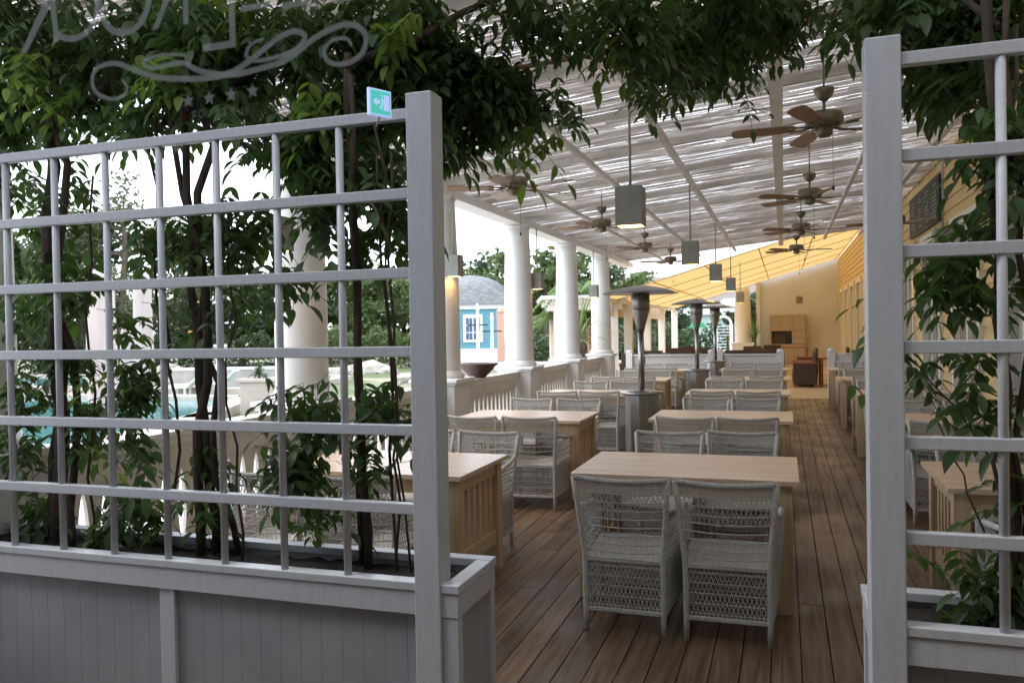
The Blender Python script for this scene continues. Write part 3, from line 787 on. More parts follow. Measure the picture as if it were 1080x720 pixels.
# ------------------------------------------------------------ front trellises and planters
RAILZ = [0.975+0.2775*i for i in range(6)]
def trellis(name_lab, x0, x1, bars, postx, labs=None):
    t = thing('garden_trellis', name_lab, 'trellis', (postx, 2.6, 0), group='pale grey painted trellises on the planters')
    MB().box(0, 0.097, -0.012, 0.088, 0.0, 2.43).build('post', M['wet'], t, bevel=0.004)
    for z in RAILZ:
        MB().box(x0-postx, x1-postx, 0.0, 0.034, z-0.019, z+0.019).build('rail', M['wet'], t, bevel=0.003)
    for bx in bars:
        s = MB(); zz = [0.70]+RAILZ
        s.tube([(bx-postx, 0.019, 0.721), (bx-postx+0.0, 0.017, RAILZ[-1])], 0.0140, 12); s.build('bar', M['wet'], t)
    return t
trellis('left trellis of pale grey rails and bars with a square end post', -4.2, -1.236, [-1.52-0.268*i for i in range(10)], -1.24)
trellis('right trellis at the picture edge with a square end post', 0.33, 2.0, [0.585+0.268*i for i in range(5)], 0.232)
def planter(lab, x0, x1, end, stiles):
    p = thing('wooden_planter', lab, 'planter', (0, 0, 0), group='grey-white panelled planters under the trellises')
    y0, y1 = 2.593, 2.985; z1 = 0.72
    s = MB()
    s.box(x0, x1, y0, y0+0.06, z1-0.03, z1); s.box(x0, x1, y1-0.06, y1, z1-0.03, z1)
    s.box(x0, x0+0.06, y0+0.06, y1-0.06, z1-0.031, z1-0.001); s.box(x1-0.06, x1, y0+0.06, y1-0.06, z1-0.031, z1-0.001)
    s.build('rim', M['wet'], p, bevel=0.003)
    s = MB(); s.box(x0+0.005, x1-0.005, y0+0.005, y0+0.04, z1-0.115, z1-0.031); s.box(x0+0.005, x1-0.005, y1-0.04, y1-0.005, z1-0.115, z1-0.031)
    s.box(x0+0.005, x0+0.04, y0+0.04, y1-0.04, z1-0.115, z1-0.031); s.box(x1-0.04, x1-0.005, y0+0.04, y1-0.04, z1-0.115, z1-0.031)
    s.build('fascia', M['wet'], p, bevel=0.002)
    for sx in stiles: MB().box(sx, sx+0.07, y0+0.012, y0+0.05, 0.07, z1-0.115).build('stile', M['wet'], p, bevel=0.002)
    for ex in (x0+0.007, x1-0.067):
        MB().box(ex, ex+0.06, y0+0.008, y0+0.05, 0.0, z1-0.115).build('stile', M['wet'], p, bevel=0.002); MB().box(ex, ex+0.06, y1-0.05, y1-0.008, 0.0, z1-0.115).build('stile', M['wet'], p, bevel=0.002)
    s = MB(); x = x0+0.02
    while x < x1-0.03:
        xe = min(x+0.088, x1-0.021); s.box(x+0.0003, xe-0.0003, y0+0.030, y0+0.045, 0.05, z1-0.1); s.box(x+0.0015, xe-0.0015, y1-0.045, y1-0.030, 0.05, z1-0.1); x = xe
    for ex in (x0+0.022, x1-0.037):
        y = y0+0.05
        while y < y1-0.06:
            s.box(ex, ex+0.015, y+0.001, y+0.087, 0.05, z1-0.1); y += 0.088
    s.build('panel_board', M['panel'], p, bevel=0.001)
    s = MB(); nx = 60; ny = 8; vs_ = []
    for j in range(ny+1):
        for i in range(nx+1):
            vs_.append((x0+0.04+(x1-x0-0.08)*i/nx, y0+0.045+(y1-y0-0.09)*j/ny, 0.668+random.uniform(-0.01, 0.01)))
    s.add(vs_, [(j*(nx+1)+i, j*(nx+1)+i+1, (j+1)*(nx+1)+i+1, (j+1)*(nx+1)+i) for j in range(ny) for i in range(nx)], True)
    s.build('soil', M['soil'], p)
planter('left grey-white panelled planter along the lower left', -4.3, -1.075, True, [-2.36, -3.5])
planter('right grey-white panelled planter at the lower right corner', 0.236, 2.0, True, [1.2])

# ------------------------------------------------------------ wisteria vines
def leaflets(P, D, N, L, W, rs):
    """arrays: base points, axis dir, normal, lengths, widths -> verts, faces (numpy)"""
    n = len(P); S = np.cross(D, N); S /= np.linalg.norm(S, axis=1, keepdims=True)+1e-9
    N2 = np.cross(S, D)
    ts = np.array([0.0, 0.22, 0.48, 0.75, 1.0]); ws = np.array([0.0, 0.78, 1.0, 0.62, 0.0]); cs = np.array([0, 0.02, 0.0, -0.05, -0.14])
    V = []
    for i, (t, w_, c_) in enumerate(zip(ts, ws, cs)):
        mid = P + D*(L*t)[:, None] + N2*(L*c_)[:, None]
        if w_ == 0: V.append(mid)
        else:
            lift = N2*(W*0.18*w_)[:, None]
            V += [mid - S*(W*0.5*w_)[:, None]+lift, mid, mid + S*(W*0.5*w_)[:, None]+lift]
    V = np.stack(V, axis=1)  # n x 11 x 3
    fb = [(0, 1, 2), (0, 2, 3), (1, 4, 5, 2), (2, 5, 6, 3), (4, 7, 8, 5), (5, 8, 9, 6), (7, 10, 8), (8, 10, 9)]
    base = np.arange(n)*11
    F = []
    for f in fb:
        F += (base[:, None]+np.array(f)[None, :]).tolist()
    return V.reshape(-1, 3), F
def foliage(name, m, parent, clumps, seed=1, twigs=True, young=(), k=1.0):
    """clumps: (cx,cy,cz, rx,ry,rz, count) ; sprays of pinnate leaves"""
    r = np.random.default_rng(seed)
    P, D, N, L, W = [], [], [], [], []
    tw = MB()
    n_old = 0
    for ci, (cx, cy, cz, rx, ry, rz, cnt) in enumerate(list(clumps)+list(young)):
        if ci == len(clumps): n_old = len(P)
        for _ in range(int(cnt)):
            q = r.normal(size=3); q = q/np.linalg.norm(q)*r.random()**0.45
            b = np.array([cx+q[0]*rx, cy+q[1]*ry, cz+q[2]*rz])
            az = r.random()*6.283; droop = r.uniform(-0.9, 0.15)
            d = np.array([math.cos(az), math.sin(az), droop]); d /= np.linalg.norm(d)
            ln = r.uniform(0.16, 0.29); npair = int(r.integers(3, 6)); sz = r.uniform(0.85, 1.25); b = b - d*ln*0.6; b[2] += ln*0.12
            side = np.cross(d, [0, 0, 1]); side /= np.linalg.norm(side)+1e-9
            upn = np.cross(side, d)
            pts = []
            for i in range(npair+1):
                t = (i+1)/(npair+1); p = b + d*ln*t + np.array([0, 0, -0.35*ln*t*t]); pts.append(p)
                if i < npair:
                    for sg in (-1, 1):
                        dd = side*sg*0.85 + d*0.55 + np.array([0, 0, -r.uniform(0.1, 0.75)]) + r.normal(size=3)*0.12
                        dd /= np.linalg.norm(dd)
                        nn = upn + r.normal(size=3)*0.25
                        P.append(p); D.append(dd); N.append(nn); l = k*sz*r.uniform(0.055, 0.082); L.append(l); W.append(l*r.uniform(0.33, 0.42))
                else:
                    dd = d + np.array([0, 0, -0.6]); dd /= np.linalg.norm(dd)
                    P.append(p); D.append(dd); N.append(upn); l = k*sz*r.uniform(0.065, 0.095); L.append(l); W.append(l*0.42)
            if twigs: tw.tube([tuple(b)]+[tuple(q_) for q_ in pts], 0.0014, 3, cap=False)
    P, D, N, L, W = map(np.array, (P, D, N, L, W))
    V, F = leaflets(P, D, N, L, W, r)
    me = bpy.data.meshes.new(name); me.from_pydata(V.tolist(), [], F); me.update()
    me.polygons.foreach_set('use_smooth', [True]*len(F)); me.materials.append(m)
    if young:
        me.materials.append(M['leaf_young']); nl = len(P); nf = len(F)//8
        isy = np.arange(nl) >= n_old; me.polygons.foreach_set('material_index', np.tile(isy, 8).astype(np.int32))
    o = bpy.data.objects.new(name, me); COL.objects.link(o); o.parent = parent
    if twigs: tw.build('leaf_stalks', M['twig'], parent)
    return o
def wig(p0, p1, n, amp, seed):
    r = random.Random(seed); out = []
    for i in range(n+1):
        t = i/n; e = math.sin(math.pi*min(1, t*1.2)) if t < 0.83 else 0.5
        out.append(Vector(p0).lerp(Vector(p1), t)+Vector((r.uniform(-amp, amp), r.uniform(-amp, amp)*0.6, 0)))
    return out
def stems(parent, specs):
    for k, (p0, p1, r0, r1, amp, n) in enumerate(specs):
        f_ = 0.62 if r0 > 0.03 else 0.8; r0 *= f_; r1 *= f_
        pts = wig(p0, p1, n, amp, hash((round(p0[0]*100), k)) % 1000)
        MB().tube(pts, [r0+(r1-r0)*i/n for i in range(n+1)], 8).build('stem', M['bark'], parent)
def CL(lst):
    """(px,py,Y,rx_px,ry_px,count,ry_depth) -> world ellipsoids"""
    out = []
    for (px, py, Y, rxp, ryp, cnt, dep) in lst:
        c = atY(px, py, Y); zc = (c-Vector((0, 0, CAM_H))).dot(Vector(fw)); s = zc/F_PX
        if py > 180: cnt = math.ceil(cnt*(0.85 if px < 900 else 0.5))
        out.append((c.x, c.y, c.z, rxp*s*0.9, dep, ryp*s*0.85, cnt))
    return out

vA = thing('wisteria_vine', 'thick dark wisteria climbing at the far left edge of the trellis', 'climbing plant', group='wisteria vines on the trellises')
stems(vA, [((-3.12, 2.86, 0.6), (-3.16, 2.86, 2.6), 0.055, 0.04, 0.03, 9), ((-3.22, 2.90, 0.6), (-3.05, 2.82, 2.6), 0.035, 0.025, 0.04, 9), ((-3.02, 2.84, 0.6), (-3.2, 2.9, 2.7), 0.022, 0.018, 0.05, 9),
           ((-3.16, 2.86, 2.55), (-2.6, 3.1, 3.0), 0.035, 0.02, 0.03, 4), ((-3.12, 2.86, 2.5), (-3.9, 3.2, 2.95), 0.03, 0.02, 0.03, 4),
           ((-2.95, 2.84, 0.6), (-2.86, 2.80, 2.3), 0.008, 0.006, 0.03, 9)])
foliage('foliage', M['leaf'], vA, CL([
    (20, 40, 3.1, 90, 60, 150, 0.45), (90, 70, 3.1, 70, 45, 95, 0.4), (15, 115, 3.0, 55, 40, 80, 0.3), (100, 120, 3.0, 50, 16, 32, 0.3), (-20, 180, 3.0, 45, 60, 45, 0.25),
    (60, 195, 2.95, 55, 30, 10, 0.2), (70, 235, 2.95, 35, 30, 16, 0.15), (75, 305, 2.9, 40, 32, 26, 0.15), (20, 330, 2.85, 28, 36, 14, 0.12), (75, 380, 2.9, 30, 22, 14, 0.12),
    (30, 420, 2.85, 34, 26, 16, 0.12), (90, 460, 2.9, 30, 22, 9, 0.15), (15, 475, 2.85, 30, 30, 13, 0.12), (40, 540, 2.85, 40, 24, 11, 0.12), (90, 440, 2.9, 20, 20, 6, 0.1)]), 11, young=CL([(20, 80, 2.75, 26, 22, 9, 0.1), (45, 110, 2.75, 20, 18, 4, 0.1), (95, 410, 2.8, 14, 14, 2, 0.05), (100, 480, 2.85, 20, 8, 2, 0.05)]))
vB = thing('wisteria_vine', 'wisteria with a bundle of twisted stems between the left vine and the corner vine', 'climbing plant', group='wisteria vines on the trellises')
stems(vB, [((-2.30, 2.86, 0.6), (-2.40, 2.86, 2.6), 0.034, 0.024, 0.03, 10), ((-2.38, 2.82, 0.6), (-2.30, 2.88, 2.6), 0.026, 0.02, 0.04, 10), ((-2.22, 2.88, 0.6), (-2.45, 2.84, 2.6), 0.018, 0.014, 0.05, 10),
           ((-2.52, 2.86, 1.2), (-2.55, 2.86, 2.7), 0.010, 0.008, 0.02, 8), ((-2.45, 2.84, 0.9), (-2.60, 2.86, 2.6), 0.008, 0.007, 0.03, 8), ((-2.40, 2.86, 2.55), (-1.9, 3.2, 3.0), 0.03, 0.018, 0.03, 4), ((-2.15, 2.84, 0.6), (-2.2, 2.84, 2.2), 0.007, 0.005, 0.04, 9)])
foliage('foliage', M['leaf'], vB, CL([
    (170, 40, 3.1, 90, 60, 140, 0.45), (250, 55, 3.1, 80, 55, 130, 0.45), (210, 110, 3.0, 80, 26, 65, 0.3), (150, 135, 2.9, 40, 16, 20, 0.2), (275, 140, 2.95, 30, 35, 28, 0.2), 
    (255, 250, 2.95, 42, 40, 44, 0.2), (210, 255, 2.9, 40, 30, 22, 0.15), (160, 260, 2.85, 30, 40, 12, 0.12), (250, 320, 2.95, 30, 22, 6, 0.15), (205, 340, 2.9, 40, 26, 8, 0.15),
    (140, 410, 2.85, 28, 34, 26, 0.1), (130, 350, 2.85, 30, 24, 7, 0.1), (150, 480, 2.85, 26, 26, 8, 0.1), (225, 490, 2.9, 30, 24, 7, 0.12), (145, 540, 2.85, 36, 26, 22, 0.1), (215, 545, 2.85, 34, 16, 8, 0.1), (105, 560, 2.85, 26, 12, 5, 0.1)]), 12, young=CL([(190, 70, 2.75, 60, 40, 8, 0.15), (230, 15, 2.8, 30, 14, 4, 0.1)]))
vC = thing('wisteria_vine', 'wisteria climbing beside the left trellis end post, spreading overhead', 'climbing plant', group='wisteria vines on the trellises')
stems(vC, [((-1.57, 2.86, 0.6), (-1.62, 2.86, 2.7), 0.022, 0.02, 0.012, 10), ((-1.60, 2.88, 0.6), (-1.58, 2.83, 2.6), 0.016, 0.014, 0.015, 10), ((-1.46, 2.86, 0.6), (-1.48, 2.86, 2.4), 0.008, 0.007, 0.02, 10), ((-1.42, 2.84, 0.6), (-1.44, 2.86, 2.3), 0.007, 0.006, 0.02, 10),
           ((-1.38, 2.86, 0.6), (-1.5, 2.86, 2.3), 0.006, 0.005, 0.02, 10), ((-1.62, 2.86, 2.65), (-1.0, 3.4, 3.1), 0.022, 0.015, 0.03, 5), ((-1.0, 3.4, 3.1), (0.6, 4.2, 3.25), 0.016, 0.01, 0.03, 8), ((-1.62, 2.86, 2.6), (-1.9, 3.5, 3.05), 0.02, 0.012, 0.03, 5)])
foliage('foliage', M['leaf'], vC, CL([
    (345, 50, 3.2, 80, 60, 130, 0.45), (430, 50, 3.3, 80, 60, 150, 0.45), (400, 120, 3.2, 80, 40, 110, 0.35), (500, 95, 3.5, 60, 42, 160, 0.4), (545, 108, 3.6, 34, 24, 65, 0.3), (478, 148, 3.4, 30, 18, 36, 0.25), (330, 160, 2.95, 40, 40, 50, 0.2), (385, 190, 3.0, 55, 40, 70, 0.25),
    (420, 240, 3.1, 22, 34, 22, 0.2), (340, 225, 2.9, 24, 30, 18, 0.15), (375, 265, 2.95, 30, 22, 14, 0.15), (300, 300, 2.85, 20, 26, 10, 0.1),
    (405, 430, 2.9, 30, 26, 13, 0.1), (340, 440, 2.85, 30, 26, 22, 0.1), (300, 425, 2.85, 20, 20, 8, 0.1), (310, 495, 2.85, 34, 34, 32, 0.1), (385, 490, 2.88, 30, 22, 10, 0.1), (340, 545, 2.86, 40, 18, 8, 0.1), (430, 455, 2.9, 14, 20, 5, 0.1)]), 13, young=CL([(420, 40, 2.9, 40, 30, 5, 0.15), (560, 160, 3.5, 30, 20, 6, 0.1), (330, 120, 2.8, 30, 30, 5, 0.15), (655, 60, 3.2, 30, 14, 5, 0.1)]))
foliage('overhead_foliage', M['leaf'], vC, CL([
    (560, 15, 3.4, 60, 25, 60, 0.35), (600, 35, 3.3, 26, 20, 14, 0.2), (660, 25, 3.2, 60, 30, 80, 0.3), (700, 50, 3.6, 50, 34, 80, 0.3), (770, 15, 3.8, 75, 30, 150, 0.4), (715, 70, 4.3, 45, 26, 100, 0.35), (685, 105, 4.3, 16, 20, 14, 0.15),
    (765, 60, 4.3, 40, 24, 80, 0.3), (790, 120, 4.3, 8, 16, 2, 0.1), (830, 25, 4.0, 30, 24, 45, 0.3), (598, 120, 3.9, 16, 16, 8, 0.15)]), 14, k=0.85)
vD = thing('wisteria_vine', 'wisteria climbing behind the right trellis at the picture edge', 'climbing plant', group='wisteria vines on the trellises')
stems(vD, [((0.66, 2.86, 0.6), (0.62, 2.86, 2.6), 0.022, 0.02, 0.02, 10), ((0.70, 2.86, 0.6), (0.66, 2.83, 2.6), 0.014, 0.012, 0.03, 10), ((0.60, 2.84, 0.6), (0.68, 2.84, 2.5), 0.008, 0.008, 0.03, 10),
           ((0.62, 2.86, 2.0), (0.40, 2.9, 1.62), 0.004, 0.003, 0.012, 7), ((0.62, 2.86, 1.15), (0.40, 2.9, 1.48), 0.004, 0.003, 0.012, 7), ((0.62, 2.86, 2.5), (0.3, 3.4, 3.1), 0.015, 0.01, 0.02, 5), ((0.58, 2.84, 0.95), (0.46, 2.86, 1.3), 0.004, 0.003, 0.01, 6)])
foliage('foliage', M['leaf'], vD, CL([
    (960, 15, 3.3, 60, 22, 60, 0.3), (1040, 15, 3.2, 60, 26, 80, 0.3), (900, 8, 3.6, 40, 14, 22, 0.3), (1000, 80, 3.4, 40, 22, 50, 0.25), (1050, 70, 3.1, 30, 22, 26, 0.2), (965, 88, 3.6, 20, 20, 10, 0.2), (1060, 130, 2.9, 26, 20, 12, 0.12),
    (1030, 160, 2.9, 22, 14, 4, 0.1), (1062, 170, 2.85, 20, 24, 10, 0.1), (1050, 235, 2.85, 26, 14, 9, 0.1), (1010, 245, 2.9, 26, 10, 5, 0.1), (1010, 290, 2.9, 38, 22, 24, 0.12), (985, 305, 2.9, 22, 24, 10, 0.1), (1045, 310, 2.88, 22, 22, 12, 0.1),
    (985, 400, 2.9, 22, 22, 10, 0.1), (1035, 385, 2.88, 26, 12, 7, 0.1), (1025, 425, 2.88, 26, 22, 8, 0.1), (1060, 440, 2.88, 14, 20, 5, 0.1), (1070, 520, 2.86, 16, 26, 8, 0.1), (1020, 600, 2.86, 36, 14, 9, 0.1), (1055, 625, 2.84, 30, 30, 24, 0.1), (1020, 655, 2.8, 40, 12, 10, 0.08),
    (922, 305, 2.95, 6, 6, 1, 0.03), (925, 350, 2.95, 5, 20, 1, 0.03), (925, 430, 2.95, 5, 12, 1, 0.03)]), 15)

# bamboo pole carrying the vines overhead
s = MB(); s.tube([atY(470, 85, 3.9), atY(655, 53, 4.2), atY(900, 12, 4.5), (1.9, 4.7, 3.56)], 0.013, 8)
tag(s.build('bamboo_pole', mat('bamboo', (0.30, 0.16, 0.07), 0.5)), 'thin brown bamboo pole running across under the reed roof among the leaves', 'pole')
# reflection of an indoor escape-route sign in the window, built as a solid sign
sg = thing('exit_sign_reflection', 'reflection of a green running figure exit sign, built solid above the left trellis rail', 'sign', atY(400, 109, 2.46), R(62))
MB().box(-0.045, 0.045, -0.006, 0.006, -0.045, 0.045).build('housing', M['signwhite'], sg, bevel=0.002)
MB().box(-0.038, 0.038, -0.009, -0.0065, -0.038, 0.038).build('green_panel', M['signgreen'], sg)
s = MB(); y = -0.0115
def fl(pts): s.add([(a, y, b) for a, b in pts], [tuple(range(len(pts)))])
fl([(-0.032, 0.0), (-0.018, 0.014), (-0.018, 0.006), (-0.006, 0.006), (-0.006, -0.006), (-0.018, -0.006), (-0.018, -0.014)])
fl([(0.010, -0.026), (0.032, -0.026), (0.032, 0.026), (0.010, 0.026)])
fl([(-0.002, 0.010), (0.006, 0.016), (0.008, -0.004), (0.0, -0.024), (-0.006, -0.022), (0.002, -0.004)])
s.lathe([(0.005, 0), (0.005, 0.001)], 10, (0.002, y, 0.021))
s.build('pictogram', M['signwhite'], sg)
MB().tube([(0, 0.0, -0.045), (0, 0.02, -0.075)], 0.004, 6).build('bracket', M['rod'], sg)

# ------------------------------------------------------------ menu board, wall lamps, cabinet
mb = thing('menu_board', 'black chalk menu board with pale handwriting high on the yellow wall', 'sign', (WX-0.012, 12.6, 3.02))
MB().box(-0.03, 0.0, 0, 2.8, 0, 0.64).build('frame', M['dark'], mb)
MB().box(-0.034, -0.0305, 0.05, 2.75, 0.04, 0.60).build('slate', M['chalk'], mb)
rr = random.Random(3)
for c0 in (0.15, 0.82, 1.5, 2.15):
    s = MB()
    for i in range(9):
        if rr.random() < 0.15: continue
        z = 0.53-i*0.055; L0 = c0+rr.uniform(0, 0.1); e = L0+rr.uniform(0.15, 0.45)
        while L0 < e:
            w_ = rr.uniform(0.03, 0.1); s.box(-0.0365, -0.0345, L0, L0+w_, z, z+0.018); L0 += w_+0.02
    s.build('writing', M['chalktext'], mb)
cb = thing('sideboard_cabinet', 'tall light oak cabinet with an open niche against the cream end wall', 'cabinet', (-0.55, 35.42, 0))
s = MB(); s.box(0, 1.4, 0, 0.5, 0, 0.82); s.box(0, 0.06, 0, 0.5, 0.82, 1.36); s.box(0.86, 1.4, 0, 0.5, 0.82, 1.36); s.box(0, 1.4, 0, 0.5, 1.36, 2.03); s.box(0.06, 0.86, 0.42, 0.5, 0.82, 1.36)
s.build('carcass', M['oak'], cb, bevel=0.01)
for i in range(3): MB().box(0.02+0.46*i, 0.45+0.46*i, -0.02, -0.001, 1.39, 2.0).build('upper_door', M['oak'], cb, bevel=0.006)
for i in range(3): MB().box(0.02+0.46*i, 0.45+0.46*i, -0.02, -0.001, 0.06, 0.79).build('lower_door', M['oak'], cb, bevel=0.006)
for i in range(2): MB().box(0.88, 1.38, -0.02, -0.001, 0.84+0.26*i, 1.08+0.26*i).build('drawer', M['oak'], cb, bevel=0.006)
MB().box(0.061, 0.859, 0.40, 0.419, 0.821, 1.359).build('niche_back', M['niche'], cb)
ml = MB(); ml.box(-0.12, 0.12, -0.03, 0.0, -0.14, 0.14); wl = ml.build('wall_lamp', M['bronze'], loc=(0.62, 35.98, 2.65)); tag(wl, 'small copper wall lamp on the cream end wall above the cabinet', 'wall lamp')
cf = MB(); cf.box(-0.1, 0.1, -0.12, 0.12, 0, 0.28); cf.box(-0.1, 0.1, 0.02, 0.12, 0.28, 0.36); tag(cf.build('coffee_machine', M['dark'], loc=(0.15, 35.62, 0.82)), 'small black coffee machine in the niche of the oak cabinet', 'coffee machine')

# ------------------------------------------------------------ brown furniture beyond the railing
def make_brown(lab):
    c = thing('brown_wicker_chair', lab, 'chair', group='dark brown wicker chairs on the far terrace')
    s = MB(); s.box(-0.3, 0.3, 0.0, 0.08, 0.10, 0.92); s.build('backrest', M['brown_wicker'], c, bevel=0.02)
    s = MB(); s.box(-0.3, 0.3, 0.08, 0.6, 0.10, 0.42); s.build('seat', M['brown_wicker'], c, bevel=0.02)
    for sx in (-1, 1):
        s = MB(); s.box(min(sx*0.3, sx*0.36), max(sx*0.3, sx*0.36), 0.02, 0.58, 0.08, 0.62); s.build('side_panel', M['brown_wicker'], c, bevel=0.015)
        s = MB(); s.box(min(sx*0.29, sx*0.37), max(sx*0.29, sx*0.37), 0.0, 0.6, 0.62, 0.65); s.build('armrest', M['redwood'], c, bevel=0.006)
    for sx in (-1, 1):
        for yy in (0.05, 0.55): MB().box(sx*0.33-0.03, sx*0.33+0.03, yy-0.03, yy+0.03, 0, 0.10).build('leg', M['redwood'], c)
    return c
b0 = None
spots = []
WH = {'a': 'left of the nearest heater', 'b': 'behind the middle railing', 'c': 'beyond the right railing'}
for i, (x, y, a) in enumerate([(-3.9, 22.0, 10), (-3.2, 22.1, -8), (-2.3, 21.6, 5), (-1.6, 22.0, 170), (-3.7, 24.3, 180), (-2.9, 24.2, 175), (-1.3, 24.0, 8), (-0.6, 24.1, -5), (-2.1, 25.2, 180), (-0.9, 26.2, 180), (-3.4, 27.0, 4), (-2.6, 27.1, 0), (-1.0, 28.5, 5), (-3.2, 29.6, 182), (-0.4, 30.0, -6),
                               (0.80, 22.4, 90), (0.80, 23.2, 90), (1.7, 22.4, -90), (1.7, 23.3, -90), (0.95, 26.0, 90), (1.75, 26.1, -90)]):
    lab = f'dark brown wicker chair on the far terrace, {["first","second","third","fourth","fifth","sixth","seventh","eighth","ninth","tenth","eleventh","twelfth","thirteenth","fourteenth","fifteenth"][i]} counted from the near left' if i < 15 else f'dark brown wicker chair by the yellow wall beyond the right railing, {["nearest, aisle side","second, aisle side","nearest, wall side","second, wall side","farthest, aisle side","farthest, wall side"][i-15]}'
    if b0 is None: c = b0 = make_brown(lab); bpy.context.view_layer.update()
    else: c = copy_tree(b0); c['label'] = lab
    c.location = (x, y, 0); c.rotation_euler.z = R(a)
def make_btable(lab):
    t = thing('brown_table', lab, 'table', group='reddish wooden tables on the far terrace')
    MB().box(-0.6, 0.6, -0.4, 0.4, 0.71, 0.75).build('tabletop', M['redwood'], t, bevel=0.004)
    for sx in (-1, 1):
        for sy in (-1, 1): MB().box(sx*0.54-0.035, sx*0.54+0.035, sy*0.34-0.035, sy*0.34+0.035, 0, 0.71).build('leg', M['redwood'], t)
    return t
bt0 = None
for x, y, a, lab in ((-3.4, 23.2, 0, 'reddish wooden table left on the far terrace'), (-1.6, 23.1, 0, 'reddish wooden table behind the middle railing'), (-2.6, 26.0, 0, 'reddish wooden table farther back on the far terrace'), (-1.0, 29.6, 0, 'farthest reddish wooden table left of the oak cabinet'),
                  (1.25, 22.9, 90, 'reddish wooden table between brown chairs beyond the right railing'), (0.30, 33.6, 0, 'reddish wooden table in front of the oak cabinet')):
    if bt0 is None: t = bt0 = make_btable(lab); bpy.context.view_layer.update()
    else: t = copy_tree(bt0); t['label'] = lab
    t.location = (x, y, 0); t.rotation_euler.z = R(a)

# copper lanterns under the valance
l0 = None
for px, zc, lab in ((660, 25.0, 'copper lantern glowing under the awning edge, leftmost of three'), (681, 28.5, 'copper lantern glowing under the awning edge, middle of three'), (697, 32.0, 'copper lantern glowing under the awning edge, rightmost of three')):
    p = at(px, 328, zc)
    if l0 is None:
        l0 = thing('copper_lantern', lab, 'lantern', p, group='copper lanterns hanging under the awning edge')
        MB().lathe([(0.05, -0.16), (0.15, -0.12), (0.19, -0.02), (0.14, 0.10), (0.04, 0.16)], 16).build('shade', M['copper'], l0)
        MB().tube([(0, 0, 0.15), (0, 0, 0.5)], 0.01, 6).build('chain', M['dark'], l0)
        MB().lathe([(0.02, -0.2), (0.07, -0.17), (0.05, -0.1)], 10).build('bulb', M['glow'], l0); bpy.context.view_layer.update()
    else:
        c = copy_tree(l0); c.location = p; c['label'] = lab

# ------------------------------------------------------------ bowl, plants near the balustrade
u = atY(517, 390, 11.0)
s = MB(); s.lathe([(0.10, 0), (0.12, 0.02), (0.20, 0.10), (0.235, 0.15), (0.27, 0.165), (0.27, 0.185), (0.22, 0.185), (0.20, 0.14)], 28)
tag(s.build('planter_bowl', M['urn'], loc=(-3.8, 9.95, 0.99)), 'round dark brown bowl standing on the white balustrade rail', 'bowl')

def spiky(name, lab, loc, n, L, m, up_=0.8, w=0.02, group=None, seed=0, stem=0.3):
    r = random.Random(seed); t = thing(name, lab, 'plant', loc, group=group)
    s = MB()
    for k in range(n):
        a = r.uniform(0, 6.283); e = r.uniform(up_-0.5, up_+0.5); l = L*r.uniform(0.6, 1.1); d = Vector((math.cos(a), math.sin(a), 0)); sd_ = Vector((-d.y, d.x, 0))
        vs_ = []; N = 7
        z0 = stem*r.uniform(0.5, 1)
        for i in range(N+1):
            q = i/N; p = d*(l*q*math.cos(e)+0.0)+Vector((0, 0, z0+l*q*math.sin(e)-l*0.75*q*q*abs(math.cos(e))))
            ww = w*(1-q)**0.6*(0.6+q)
            vs_ += [p-sd_*ww, p+sd_*ww]
        s.add(vs_, [(2*i, 2*i+1, 2*i+3, 2*i+2) for i in range(N)], True)
    s.build('leaves', m, t)
    MB().tube([(0, 0, -0.3), (0, 0, stem)], [0.05, 0.03], 8).build('stem', M['trunk'], t)
    return t
spiky('spiky_plant', 'tall arching spiky green plant at the foot of the last column', (-4.15, 16.9, 1.0), 42, 1.25, M['palm'], 0.95, 0.022, seed=2, stem=0.5)
spiky('leafy_shrub', 'bright lime green upright shrub outside the balustrade between two columns', (-4.3, 13.2, 0.65), 120, 0.55, M['lime'], 1.2, 0.016, seed=3, stem=0.15)
spiky('leafy_shrub', 'yellow-green trailing plant outside the last balustrade section', (-4.2, 15.9, 0.72), 70, 0.5, M['tree_c'], 0.9, 0.018, seed=4, stem=0.2)
spiky('potted_plant', 'small green plant on the deck rail corner near the last column', (-3.1, 18.9, 1.0), 30, 0.25, M['tree_b'], 0.9, 0.012, seed=5, stem=0.05)
spiky('potted_plant', 'small potted plant left of the cream column at the far end', (-2.2, 34.6, 0.9), 40, 0.4, M['palm'], 0.9, 0.02, seed=6, stem=0.1)
spiky('potted_plant', 'tall potted grass between the cream column and the end wall', (-1.15, 34.9, 0.9), 46, 1.3, M['palm'], 1.25, 0.02, seed=8, stem=0.1)

